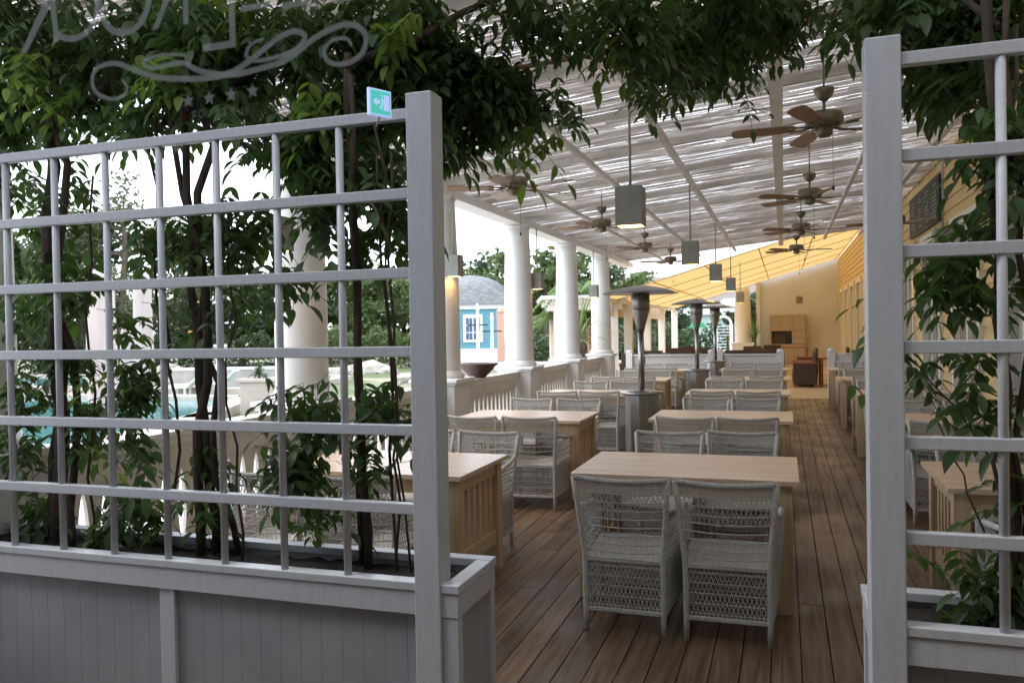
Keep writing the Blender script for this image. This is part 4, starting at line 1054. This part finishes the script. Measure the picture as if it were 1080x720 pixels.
# palms
def palm(lab, loc, H, L, seed):
    r = random.Random(seed); t = thing('palm_tree', lab, 'palm tree', loc, group='small palms beyond the balustrade')
    MB().tube([(0, 0, -0.3), (0.05, 0, H*0.5), (0, 0, H)], [0.20, 0.17, 0.13], 10).build('trunk', M['salmon'] if seed % 2 else M['trunk'], t)
    s = MB()
    for k in range(16):
        a = k*2.4+r.uniform(-0.2, 0.2); e = r.uniform(0.1, 1.2); l = L*r.uniform(0.8, 1.1); d = Vector((math.cos(a), math.sin(a), 0)); sd_ = Vector((-d.y, d.x, 0))
        N = 16; sp = []
        for i in range(N+1):
            q = i/N; sp.append(d*(l*q*math.cos(e))+Vector((0, 0, H+l*q*math.sin(e)-l*0.85*q*q)))
        s.tube(sp, 0.012, 4)
        for i in range(2, N+1):
            for sg_ in (-1, 1):
                ln = L*0.35*math.sin(math.pi*min(1, (i/N)*0.9+0.08)); p = sp[i]; tip = p+sd_*sg_*ln*0.8+d*ln*0.4+Vector((0, 0, -ln*0.5)); b_ = p+d*0.05
                s.add([p, b_, tip], [(0, 1, 2)])
    s.build('fronds', M['palm'], t)
p_ = at(586, 384, 26); palm('small palm with a pinkish trunk between the first pair of slender columns', (p_.x, p_.y, -0.7), 2.6, 1.5, 1)
p_ = at(612, 384, 24); palm('palm left of the column with the spiky plant', (p_.x, p_.y, -0.7), 3.3, 1.7, 2)
p_ = at(622, 384, 26); palm('palm half hidden behind the column with the spiky plant', (p_.x, p_.y, -0.7), 2.6, 1.5, 3)

# ------------------------------------------------------------ beyond: pavilion, blue house, far buildings
def placed(name, lab, cat, px, zc, z=-0.7, group=None, face=True):
    p = at(px, 350, zc); o = thing(name, lab, cat, (p.x, p.y, z), yaw if face else 0.0, group)
    return o   # local -Y looks at the camera, X to its right
pv = placed('white_pavilion', 'white pavilion corner with a moulded cornice between two columns', 'pavilion', 590, 24)
s = MB(); s.box(-0.40, 1.9, -0.6, 3.0, 3.02, 3.16); s.box(-0.55, 2.0, -0.75, 3.1, 3.16, 3.26); s.box(-0.3, 1.8, -0.5, 2.9, 2.85, 3.02); s.build('cornice', M['column'], pv)
for x in (0.0, 1.5):
    for y in (-0.3, 2.6): MB().box(x-0.17, x+0.17, y-0.17, y+0.17, 0, 2.85).build('post', M['column'], pv)

bh = placed('blue_house', 'light blue wooden house with white trim and a domed grey shingle roof', 'house', 499, 50)
HW = 2.9
MB().box(-HW, 2.1, 0, 5, 0, 4.0).build('wall', M['blue'], bh)
s = MB(); s.box(-HW-0.15, 2.25, -0.15, 5.15, 3.62, 3.95)
s.box(-HW-0.02, -HW+0.3, -0.04, 0.2, 0, 3.7); s.box(1.75, 2.13, -0.04, 0.2, 0, 3.7); s.box(-HW-0.03, 2.13, -0.05, 0.1, 0, 1.2)
s.build('white_trim', M['housewhite'], bh)
s = MB(); s.box(-0.6, 0.6, -0.09, 0.05, 1.6, 3.3); wn = s.build('window', M['housewhite'], bh)
s = MB(); [s.box(a_, a_+0.18, -0.11, -0.092, c_, c_+0.40) for a_ in (-0.43, -0.22, 0.04, 0.25) for c_ in (1.76, 2.22, 2.68)]; s.build('pane', M['bluepane'], wn)
# domed roof
s = MB(); nu, nv = 56, 24; vs_ = []
for j in range(nv+1):
    for i in range(nu+1):
        u_ = -1+2*i/nu; v_ = -1+2*j/nv
        x = -0.4+u_*2.85; y = 2.5+v_*2.85
        h = math.sqrt(max(0, (1-abs(u_)**2.2)))*math.sqrt(max(0, 1-abs(v_)**2.6))
        vs_.append((x, y, 3.93+1.9*h))
s.add(vs_, [(j*(nu+1)+i, j*(nu+1)+i+1, (j+1)*(nu+1)+i+1, (j+1)*(nu+1)+i) for j in range(nv) for i in range(nu)], True)
s.build('dome_roof', M['slate'], bh)
sp_ = placed('salmon_post', 'salmon coloured square post in front of the right end of the blue house', 'post', 528, 38)
MB().box(-0.17, 0.17, -0.17, 0.17, 0, 3.1).build('shaft', M['salmon'], sp_); MB().lathe([(0.2, 0), (0.15, 0.15), (0.02, 0.22)], 12, (0, 0, 3.1)).build('cap', M['salmon'], sp_)
for px, zc, h_, lab in ((504, 36, 3.5, 'thin white flag mast in front of the blue house window'), (519, 37, 3.1, 'short white lamp mast left of the salmon post')):
    o = placed('white_mast', lab, 'mast', px, zc, group='white masts in front of the blue house')
    MB().lathe([(0.22, 0), (0.22, 0.9), (0.075, 0.95), (0.065, h_-0.3), (0.10, h_-0.25), (0.065, h_-0.15), (0.05, h_)], 14).build('pole', M['housewhite'], o)
    MB().box(-0.45, 0.45, -0.03, 0.03, h_*0.72, h_*0.72+0.06).build('crossarm', M['dark'], o)
# low white walls and loungers beyond
for px, zc, wv, lab in ((505, 33, 4.2, 'low white garden wall in front of the blue house'), (590, 34, 5.0, 'low white garden wall behind the palms'), (250, 34, 6.0, 'low white garden wall beyond the pools')):
    o = placed('garden_wall', lab, 'wall', px, zc, group='low white walls in the garden')
    s = MB(); s.box(-wv/2, wv/2, 0, 0.3, 0, 0.85); s.build('wall_body', M['stone'], o); MB().box(-wv/2-0.05, wv/2+0.05, -0.05, 0.35, 0.85, 0.95).build('coping', M['housewhite'], o)
th = placed('teal_house', 'pale teal gabled house behind the hedge at the far end', 'house', 735, 75)
s = MB(); s.box(-6, 2.0, 0, 6, 0, 3.4); s.box(2.0, 9, 1, 7, 0, 3.2); s.build('wall', M['teal'], th)
s = MB(); s.add([(-6.4, -0.4, 3.4), (2.3, -0.4, 3.4), (2.3, 6.4, 3.4), (-6.4, 6.4, 3.4), (-4, 3, 5.6), (0.2, 3, 5.6)], [(0, 1, 5, 4), (1, 2, 5), (2, 3, 4, 5), (3, 0, 4), (0, 3, 2, 1)]); s.add([(2.0, 0.6, 3.2), (9.4, 0.6, 3.2), (9.4, 7.4, 3.2), (2.0, 7.4, 3.2), (3.6, 4, 5.0), (8, 4, 5.0)], [(0, 1, 5, 4), (1, 2, 5), (2, 3, 4, 5), (3, 0, 4), (0, 3, 2, 1)]); s.build('roof', mat('teal_roof', (0.42, 0.50, 0.52), 0.7), th)
for x in (-4.5, -2.6, -0.7, 3.5, 6):
    w_ = MB().box(x-0.45, x+0.45, -0.05 if x < 2 else 0.95, 0.04 if x < 2 else 1.04, 1.2, 2.7).build('window', M['housewhite'], th)
    yy = -0.07 if x < 2 else 0.93
    MB().box(x-0.33, x+0.33, yy, yy+0.018, 1.32, 2.58).build('pane', M['pane'], w_)
br = placed('brown_house', 'big grey-brown roofed house above the hedge at the far end', 'house', 735, 120)
MB().box(-14, 14, 0, 10, 0, 6).build('wall', mat('brown_house_wall', (0.3, 0.24, 0.2), 0.8), br)
s = MB(); s.add([(-15, -1, 6), (15, -1, 6), (15, 11, 6), (-15, 11, 6), (-12, 5, 10), (12, 5, 10)], [(0, 1, 5, 4), (1, 2, 5), (2, 3, 4, 5), (3, 0, 4), (0, 3, 2, 1)]); s.build('roof', mat('brown_roof', (0.22, 0.18, 0.17), 0.8), br)
ar = placed('white_arbour', 'white arched lattice arbour behind the farthest heater', 'arbour', 763, 44)
s = MB()
for x in (-0.42, 0.42): s.box(x-0.07, x+0.07, -0.1, 0.1, 0, 2.4)
s.build('post', M['housewhite'], ar)
s = MB(); s.tube([(-0.42, 0, 2.4)]+[(-0.42*math.cos(a), 0, 2.4+0.42*math.sin(a)) for a in np.linspace(0.2, 2.94, 12)]+[(0.42, 0, 2.4)], 0.07, 8); s.build('arch', M['housewhite'], ar)
s = MB()
for z in np.arange(0.2, 2.4, 0.16): s.box(-0.36, 0.36, 0.0, 0.03, z, z+0.04)
s.build('lattice_slats', M['housewhite'], ar)
gp = placed('green_parasol', 'small open green parasol beyond the second heater', 'parasol', 736, 42)
MB().lathe([(0.48, 2.25), (0.3, 2.5), (0.03, 2.65)], 10, smooth=False).build('canopy', M['green_cloth'], gp); MB().tube([(0, 0, 0), (0, 0, 2.7)], 0.04, 8).build('pole', M['dark'], gp)

# closed parasols by the pool
def closed(px, zc, h_, w_, lab):
    o = placed('closed_parasol', lab, 'parasol', px, zc, group='closed pale parasols by the pool')
    s = MB(); n = 16; prof = [(w_*0.55, 0.9), (w_*0.62, 1.2), (w_*0.58, h_*0.6), (w_*0.52, h_*0.9), (w_*0.40, h_*0.97), (w_*0.12, h_)]
    vs_ = []
    for r_, z in prof:
        for k in range(n):
            a = 2*math.pi*k/n; rr2 = r_*(1+0.14*(k % 2)); vs_.append((rr2*math.cos(a), rr2*math.sin(a), z))
    s.add(vs_, [(i*n+k, i*n+(k+1) % n, (i+1)*n+(k+1) % n, (i+1)*n+k) for i in range(len(prof)-1) for k in range(n)], True)
    s.build('folded_canopy', M['parasol'], o); MB().tube([(0, 0, 0), (0, 0, 1.2)], 0.04, 8).build('pole', M['housewhite'], o); MB().lathe([(0.35, 0), (0.35, 0.12), (0.08, 0.16)], 14).build('base', M['stone'], o)
closed(107, 17, 3.75, 0.44, 'closed pale pink parasol, leftmost and nearest behind the left trellis')
closed(151, 22, 4.1, 0.38, 'closed pale pink parasol right of the nearest one')
closed(133, 26, 2.6, 0.30, 'closed pale pink parasol, shortest, between two taller ones')
o = placed('wooden_mast', 'orange-brown wooden mast beyond the pool, seen through the left trellis', 'mast', 211, 36)
MB().tube([(0, 0, 0), (0, 0, 3.8)], [0.13, 0.10], 10).build('pole', M['orange'], o); MB().box(-0.5, 0.5, -0.05, 0.05, 2.4, 2.52).build('crossarm', M['orange'], o)
o = placed('white_post', 'white post at the pool edge seen through the left trellis', 'post', 232, 28)
MB().box(-0.12, 0.12, -0.12, 0.12, 0, 1.9).build('shaft', M['housewhite'], o, bevel=0.01); MB().box(-0.17, 0.17, -0.17, 0.17, 1.9, 1.98).build('cap', M['housewhite'], o)
o = placed('stone_pillar', 'square stone pillar with a flower bowl at the pool corner', 'pillar', 272, 23.5)
MB().box(-0.42, 0.42, -0.42, 0.42, 0, 0.95).build('shaft', M['stone'], o, bevel=0.02); MB().box(-0.5, 0.5, -0.5, 0.5, 0.95, 1.05).build('cap', M['stone'], o, bevel=0.02)
pt = at(272, 350, 23.5); spiky('flower_bowl', 'grey-green flower clump on the stone pillar by the pool', (pt.x, pt.y, 0.36), 90, 0.5, M['tree_b'], 0.8, 0.03, seed=9, stem=0.1)
# pale rocks beyond the pools
rk = random.Random(5); rocks = []
for i in range(14):
    px = 175+i*19.5+rk.uniform(-5, 5); zc = rk.uniform(37, 52); p = at(px, 350, zc); s = MB(); sz = rk.uniform(0.5, 1.2)
    bm = bmesh.new(); bmesh.ops.create_icosphere(bm, subdivisions=2, radius=1)
    for v in bm.verts: v.co = Vector((v.co.x*sz*rk.uniform(0.85, 1.15), v.co.y*sz*rk.uniform(0.8, 1.1), v.co.z*sz*0.55*rk.uniform(0.85, 1.15)))
    me = bpy.data.meshes.new('rock'); bm.to_mesh(me); bm.free(); me.materials.append(M['rock'])
    o = bpy.data.objects.new('rock', me); COL.objects.link(o); o.location = (p.x, p.y, -0.6)
    tag(o, f'pale grey boulder beyond the pools, {["leftmost","second","third","fourth","fifth","sixth","seventh","eighth","ninth","tenth","eleventh","twelfth","thirteenth","rightmost"][i]} from the left in the row', 'rock', 'pale boulders beyond the pools')
# sun loungers
for px, zc, lab in ((185, 31, 'white sun lounger beyond the pools, leftmost of three'), (205, 32, 'white sun lounger beyond the pools, middle of three'), (222, 33, 'white sun lounger beyond the pools, rightmost of three')):
    o = placed('sun_lounger', lab, 'sun lounger', px, zc, group='white sun loungers beyond the pools')
    MB().box(-0.9, 0.5, -0.3, 0.3, 0.32, 0.40).build('bed', M['housewhite'], o)
    MB().add([(0.5, -0.3, 0.34), (0.5, 0.3, 0.34), (1.05, 0.3, 0.85), (1.05, -0.3, 0.85), (0.5, -0.3, 0.42), (0.5, 0.3, 0.42), (1.0, 0.3, 0.9), (1.0, -0.3, 0.9)], [(0, 1, 2, 3), (7, 6, 5, 4), (0, 3, 7, 4), (1, 5, 6, 2), (3, 2, 6, 7), (0, 4, 5, 1)]).build('backrest', M['housewhite'], o)
    for sx in (-0.8, 0.4):
        for sy in (-0.25, 0.25): MB().box(sx-0.03, sx+0.03, sy-0.03, sy+0.03, 0, 0.32).build('leg', M['housewhite'], o)

# ------------------------------------------------------------ trees and hedges
def tree(lab, px, zc, H, cr, m, seed, n=900, dens=1.0, name='deciduous_tree', leaf=0.22, base=0.25, grp='trees around the garden'):
    r = np.random.default_rng(seed); o = placed(name, lab, 'tree', px, zc, group=grp, face=False)
    tr = MB(); top = H*0.8; lean = r.normal()*0.2
    tr.tube([(0, 0, -0.2), (lean*0.5, 0, H*0.3), (lean, 0.1, H*0.55), (lean, 0, top)], [cr*0.075, cr*0.055, cr*0.035, 0.03], 8)
    tips = []
    for k in range(15):
        z0 = H*r.uniform(base, 0.75); a = r.random()*6.283; l = cr*r.uniform(0.5, 0.95)*(1.15-0.6*abs(z0/H-0.45))
        e = r.uniform(0.2, 0.9); p0 = Vector((lean*z0/H, 0, z0)); p1 = p0+Vector((math.cos(a)*l*0.5, math.sin(a)*l*0.5, l*0.3*e)); p2 = p0+Vector((math.cos(a)*l, math.sin(a)*l, l*0.7*e))
        tr.tube([p0, p1, p2], [cr*0.022, cr*0.014, 0.012], 5); tips += [p1, p2, p0.lerp(p2, 0.7)]
    tips += [Vector((lean, 0, H*q)) for q in (0.8, 0.88, 0.72)]
    tr.build('trunk', M['trunk'], o)
    tp = np.array([tuple(t) for t in tips]); N = int(n)
    idx = r.integers(0, len(tp), N); rad = cr*0.30*dens**-0.2
    q = r.normal(size=(N, 3)); q /= np.linalg.norm(q, axis=1, keepdims=True); q *= (r.random((N, 1))**0.5)*rad*r.uniform(0.6, 1.2, (N, 1)); q[:, 2] *= 0.7
    c = tp[idx]+q; c[:, 2] = np.clip(c[:, 2], H*base*0.6, H*1.02)
    u_ = r.normal(size=(N, 3)); u_ /= np.linalg.norm(u_, axis=1, keepdims=True); v_ = np.cross(u_, r.normal(size=(N, 3))); v_ /= np.linalg.norm(v_, axis=1, keepdims=True)
    sz = leaf*r.uniform(0.5, 1.2, (N, 1))
    V = np.stack([c-u_*sz, c+v_*sz*0.5, c+u_*sz, c-v_*sz*0.5], axis=1).reshape(-1, 3)
    F = (np.arange(N)[:, None]*4+np.arange(4)[None, :]).tolist()
    me = bpy.data.meshes.new('crown'); me.from_pydata(V.tolist(), [], F); me.materials.append(m)
    co = bpy.data.objects.new('crown', me); COL.objects.link(co); co.parent = o
T = [(345, 60, 6.6, 3.6, 'tree_a', 'green tree left of the left trellis post, beyond the pool'), (392, 62, 7.0, 3.8, 'tree_a', 'rounded green tree in the gap beside the trellis post'), (425, 70, 7.6, 4.2, 'tree_a', 'taller green tree just left of the trellis post'), (368, 80, 7.5, 4.4, 'tree_c', 'pale green tree behind the rounded ones beside the trellis post'),
     (300, 66, 7.0, 3.8, 'tree_a', 'green tree behind the vine-covered column'), (255, 60, 7.4, 3.6, 'tree_b', 'dark green tree beyond the pools, left of the column'), (215, 64, 8.5, 4.2, 'tree_b', 'dark green tree behind the wooden mast'), (170, 56, 11.5, 4.4, 'tree_c', 'tall thin pale tree right of the closed parasols'),
     (125, 50, 13.5, 4.6, 'tree_c', 'tallest sparse pale birch above the closed parasols'), (85, 52, 11.0, 4.2, 'tree_b', 'dark tree left of the tall birch'), (45, 54, 10.5, 4.2, 'tree_a', 'green tree at the far left behind the vines'), (5, 52, 9.5, 4.0, 'tree_b', 'dark green tree at the left picture edge'),
     (480, 66, 8.6, 4.0, 'tree_b', 'grey-green tree behind the dome of the blue house'), (512, 60, 6.8, 3.6, 'tree_a', 'yellow-green tree right behind the dome of the blue house'), (545, 60, 7.4, 3.8, 'tree_a', 'green tree behind the first slender column'), (573, 52, 7.9, 3.6, 'tree_a', 'tall green tree between the two slender columns'),
     (608, 56, 7.0, 3.4, 'tree_b', 'dark green tree behind the second slender column'), (640, 60, 6.2, 3.4, 'tree_a', 'green tree seen under the awning at left'), (700, 66, 5.4, 3.4, 'tree_b', 'dark tree beyond the awning posts'), (800, 60, 4.8, 2.6, 'tree_b', 'dark green tree beside the cream end column')]
for i, (px, zc, H_, cr, mm, lab) in enumerate(T):
    tree(lab, px, zc, H_, cr, M[mm], 100+i, n=(5200 if mm != 'tree_c' else 5500), leaf=(0.26 if mm != 'tree_c' else 0.17), base=0.12 if mm != 'tree_c' else 0.2)
def hedge(lab, px, zc, L, H, m, seed):
    r = np.random.default_rng(seed); o = placed('hedge', lab, 'hedge', px, zc, group='dark hedges around the garden'); N = int(L*H*160)
    c = np.stack([r.uniform(-L/2, L/2, N), r.uniform(-0.5, 0.9, N), r.random(N)**0.7*H], axis=1); c[:, 2] *= 1+0.12*np.sin(c[:, 0]*2.1)+0.06*np.sin(c[:, 0]*5)
    u_ = r.normal(size=(N, 3)); u_ /= np.linalg.norm(u_, axis=1, keepdims=True); v_ = np.cross(u_, r.normal(size=(N, 3))); v_ /= np.linalg.norm(v_, axis=1, keepdims=True); sz = 0.13
    V = np.stack([c-u_*sz, c+v_*sz*0.6, c+u_*sz, c-v_*sz*0.6], axis=1).reshape(-1, 3)
    me = bpy.data.meshes.new('foliage'); me.from_pydata(V.tolist(), [], (np.arange(N)[:, None]*4+np.arange(4)[None, :]).tolist()); me.materials.append(m)
    co = bpy.data.objects.new('foliage', me); COL.objects.link(co); co.parent = o
hedge('dark clipped hedge beyond the far terrace chairs', 745, 46, 12, 2.2, M['tree_b'], 1)
hedge('green hedge behind the palms', 610, 42, 8, 1.9, M['tree_b'], 2)
hedge('dark hedge under the awning lanterns', 675, 44, 6, 2.3, M['tree_b'], 3)
hedge('bushy green hedge beyond the pool, right of the column', 390, 52, 12, 2.4, M['tree_a'], 4)
hedge('bushy green hedge beyond the pool, left of the column', 210, 54, 22, 2.2, M['tree_b'], 5)
hedge('bushy dark hedge at the far left beyond the pool', 40, 50, 16, 2.2, M['tree_b'], 6)
hedge('low green hedge behind the blue house', 520, 55, 12, 2.0, M['tree_b'], 7)

# ------------------------------------------------------------ frosted lettering on the window the view looks through
GY = 0.82
wl_ = thing('window_lettering', 'frosted mirrored restaurant lettering with a swirl and stars on the window, upper left', 'window lettering', (0, GY, 0))
def P2(px, py):
    p = atY(px, py, GY); return p.x, p.z
def letter(ch, pxc, pyb, h_px, rot=0.0, sx=0.8):
    cu = bpy.data.curves.new('glyph', 'FONT'); cu.body = ch; cu.size = 1.0; cu.align_x = 'CENTER'; cu.extrude = 0.0; cu.offset = -0.016
    to = bpy.data.objects.new('glyph', cu); COL.objects.link(to)
    dg = bpy.context.evaluated_depsgraph_get(); me = bpy.data.meshes.new_from_object(to.evaluated_get(dg))
    bpy.data.objects.remove(to); x0, z0 = P2(pxc, pyb); _, z1 = P2(pxc, pyb-h_px); S = (z1-z0)/0.72
    for v in me.vertices:
        x, y = -v.co.x*S*sx, v.co.y*S
        v.co = Vector((x0+x*math.cos(rot)-y*math.sin(rot), 0, z0+x*math.sin(rot)+y*math.cos(rot)))
    me.materials.clear(); me.materials.append(M['decal'])
    o = bpy.data.objects.new('letter', me); COL.objects.link(o); o.parent = wl_
for ch, x, b, h_, ro in (('K', 44, 52, 90, 0.12), ('C', 86, 43, 86, 0.08), ('O', 133, 39, 88, 0.04), ('R', 182, 30, 84, 0.0), ('L', 234, 54, 96, 0.0), ('L', 272, 12, 84, 0.0), ('E', 315, 9, 84, 0.0), ('B', 360, 4, 84, 0.0)):
    letter(ch, x, b, h_, ro, 0.85)
for i, ch in enumerate('SUPERIOR'): letter(ch, 262-i*8.2, 121-(-i)*0.55, 9, 0.03, 0.8)
def ribbon(pts, wpx):
    q = []
    P = [Vector((*P2(x/2.571, y/2.571), 0)) for x, y in pts]
    for i in range(len(P)-1):
        p0 = P[max(i-1, 0)]; p1 = P[i]; p2 = P[i+1]; p3 = P[min(i+2, len(P)-1)]
        for k in range(6):
            t = k/6; q.append(0.5*((2*p1)+(-p0+p2)*t+(2*p0-5*p1+4*p2-p3)*t*t+(-p0+3*p1-3*p2+p3)*t**3))
    q.append(P[-1]); s = MB(); vs_ = []; n = len(q); ww = wpx*0.0012
    for i, p in enumerate(q):
        d = (q[min(i+1, n-1)]-q[max(i-1, 0)]).normalized(); nrm = Vector((-d.y, d.x, 0)); k = ww*(0.45+0.55*math.sin(math.pi*i/(n-1)))
        for sg_ in (-1, 1): v = p+nrm*k*sg_*0.5; vs_.append((v.x, 0, v.y))
    s.add(vs_, [(2*i, 2*i+1, 2*i+3, 2*i+2) for i in range(n-1)]); return s
ribbon([(330, 215), (345, 240), (330, 262), (295, 268), (260, 250), (250, 215), (265, 185), (310, 172), (360, 188), (410, 206), (470, 214), (560, 212), (620, 200), (670, 170), (720, 130), (760, 100), (800, 85), (826, 97), (815, 122), (780, 146), (730, 160), (690, 165), (668, 150), (680, 122), (715, 105)], 6).build('swirl', M['decal'], wl_)
ribbon([(500, 150), (450, 148), (400, 158), (388, 175), (415, 185), (460, 175), (500, 172), (540, 192), (620, 203), (700, 187), (780, 160), (850, 105), (920, 70), (965, 70), (992, 100), (980, 145), (940, 172), (895, 170), (878, 140), (900, 110), (940, 105), (952, 125)], 6).build('swirl', M['decal'], wl_).location = (0, 0.0006, 0)
for x, y in ((510, 274), (567, 266), (627, 257), (685, 247)):
    cx, cz = P2(x/2.571, y/2.571); s = MB(); r_ = 0.0092
    vs_ = [(cx+(r_ if k % 2 == 0 else r_*0.45)*math.sin(k*math.pi/5), 0, cz+(r_ if k % 2 == 0 else r_*0.45)*math.cos(k*math.pi/5)) for k in range(10)]
    s.add(vs_, [tuple(range(10))]); s.build('star', M['decal'], wl_)
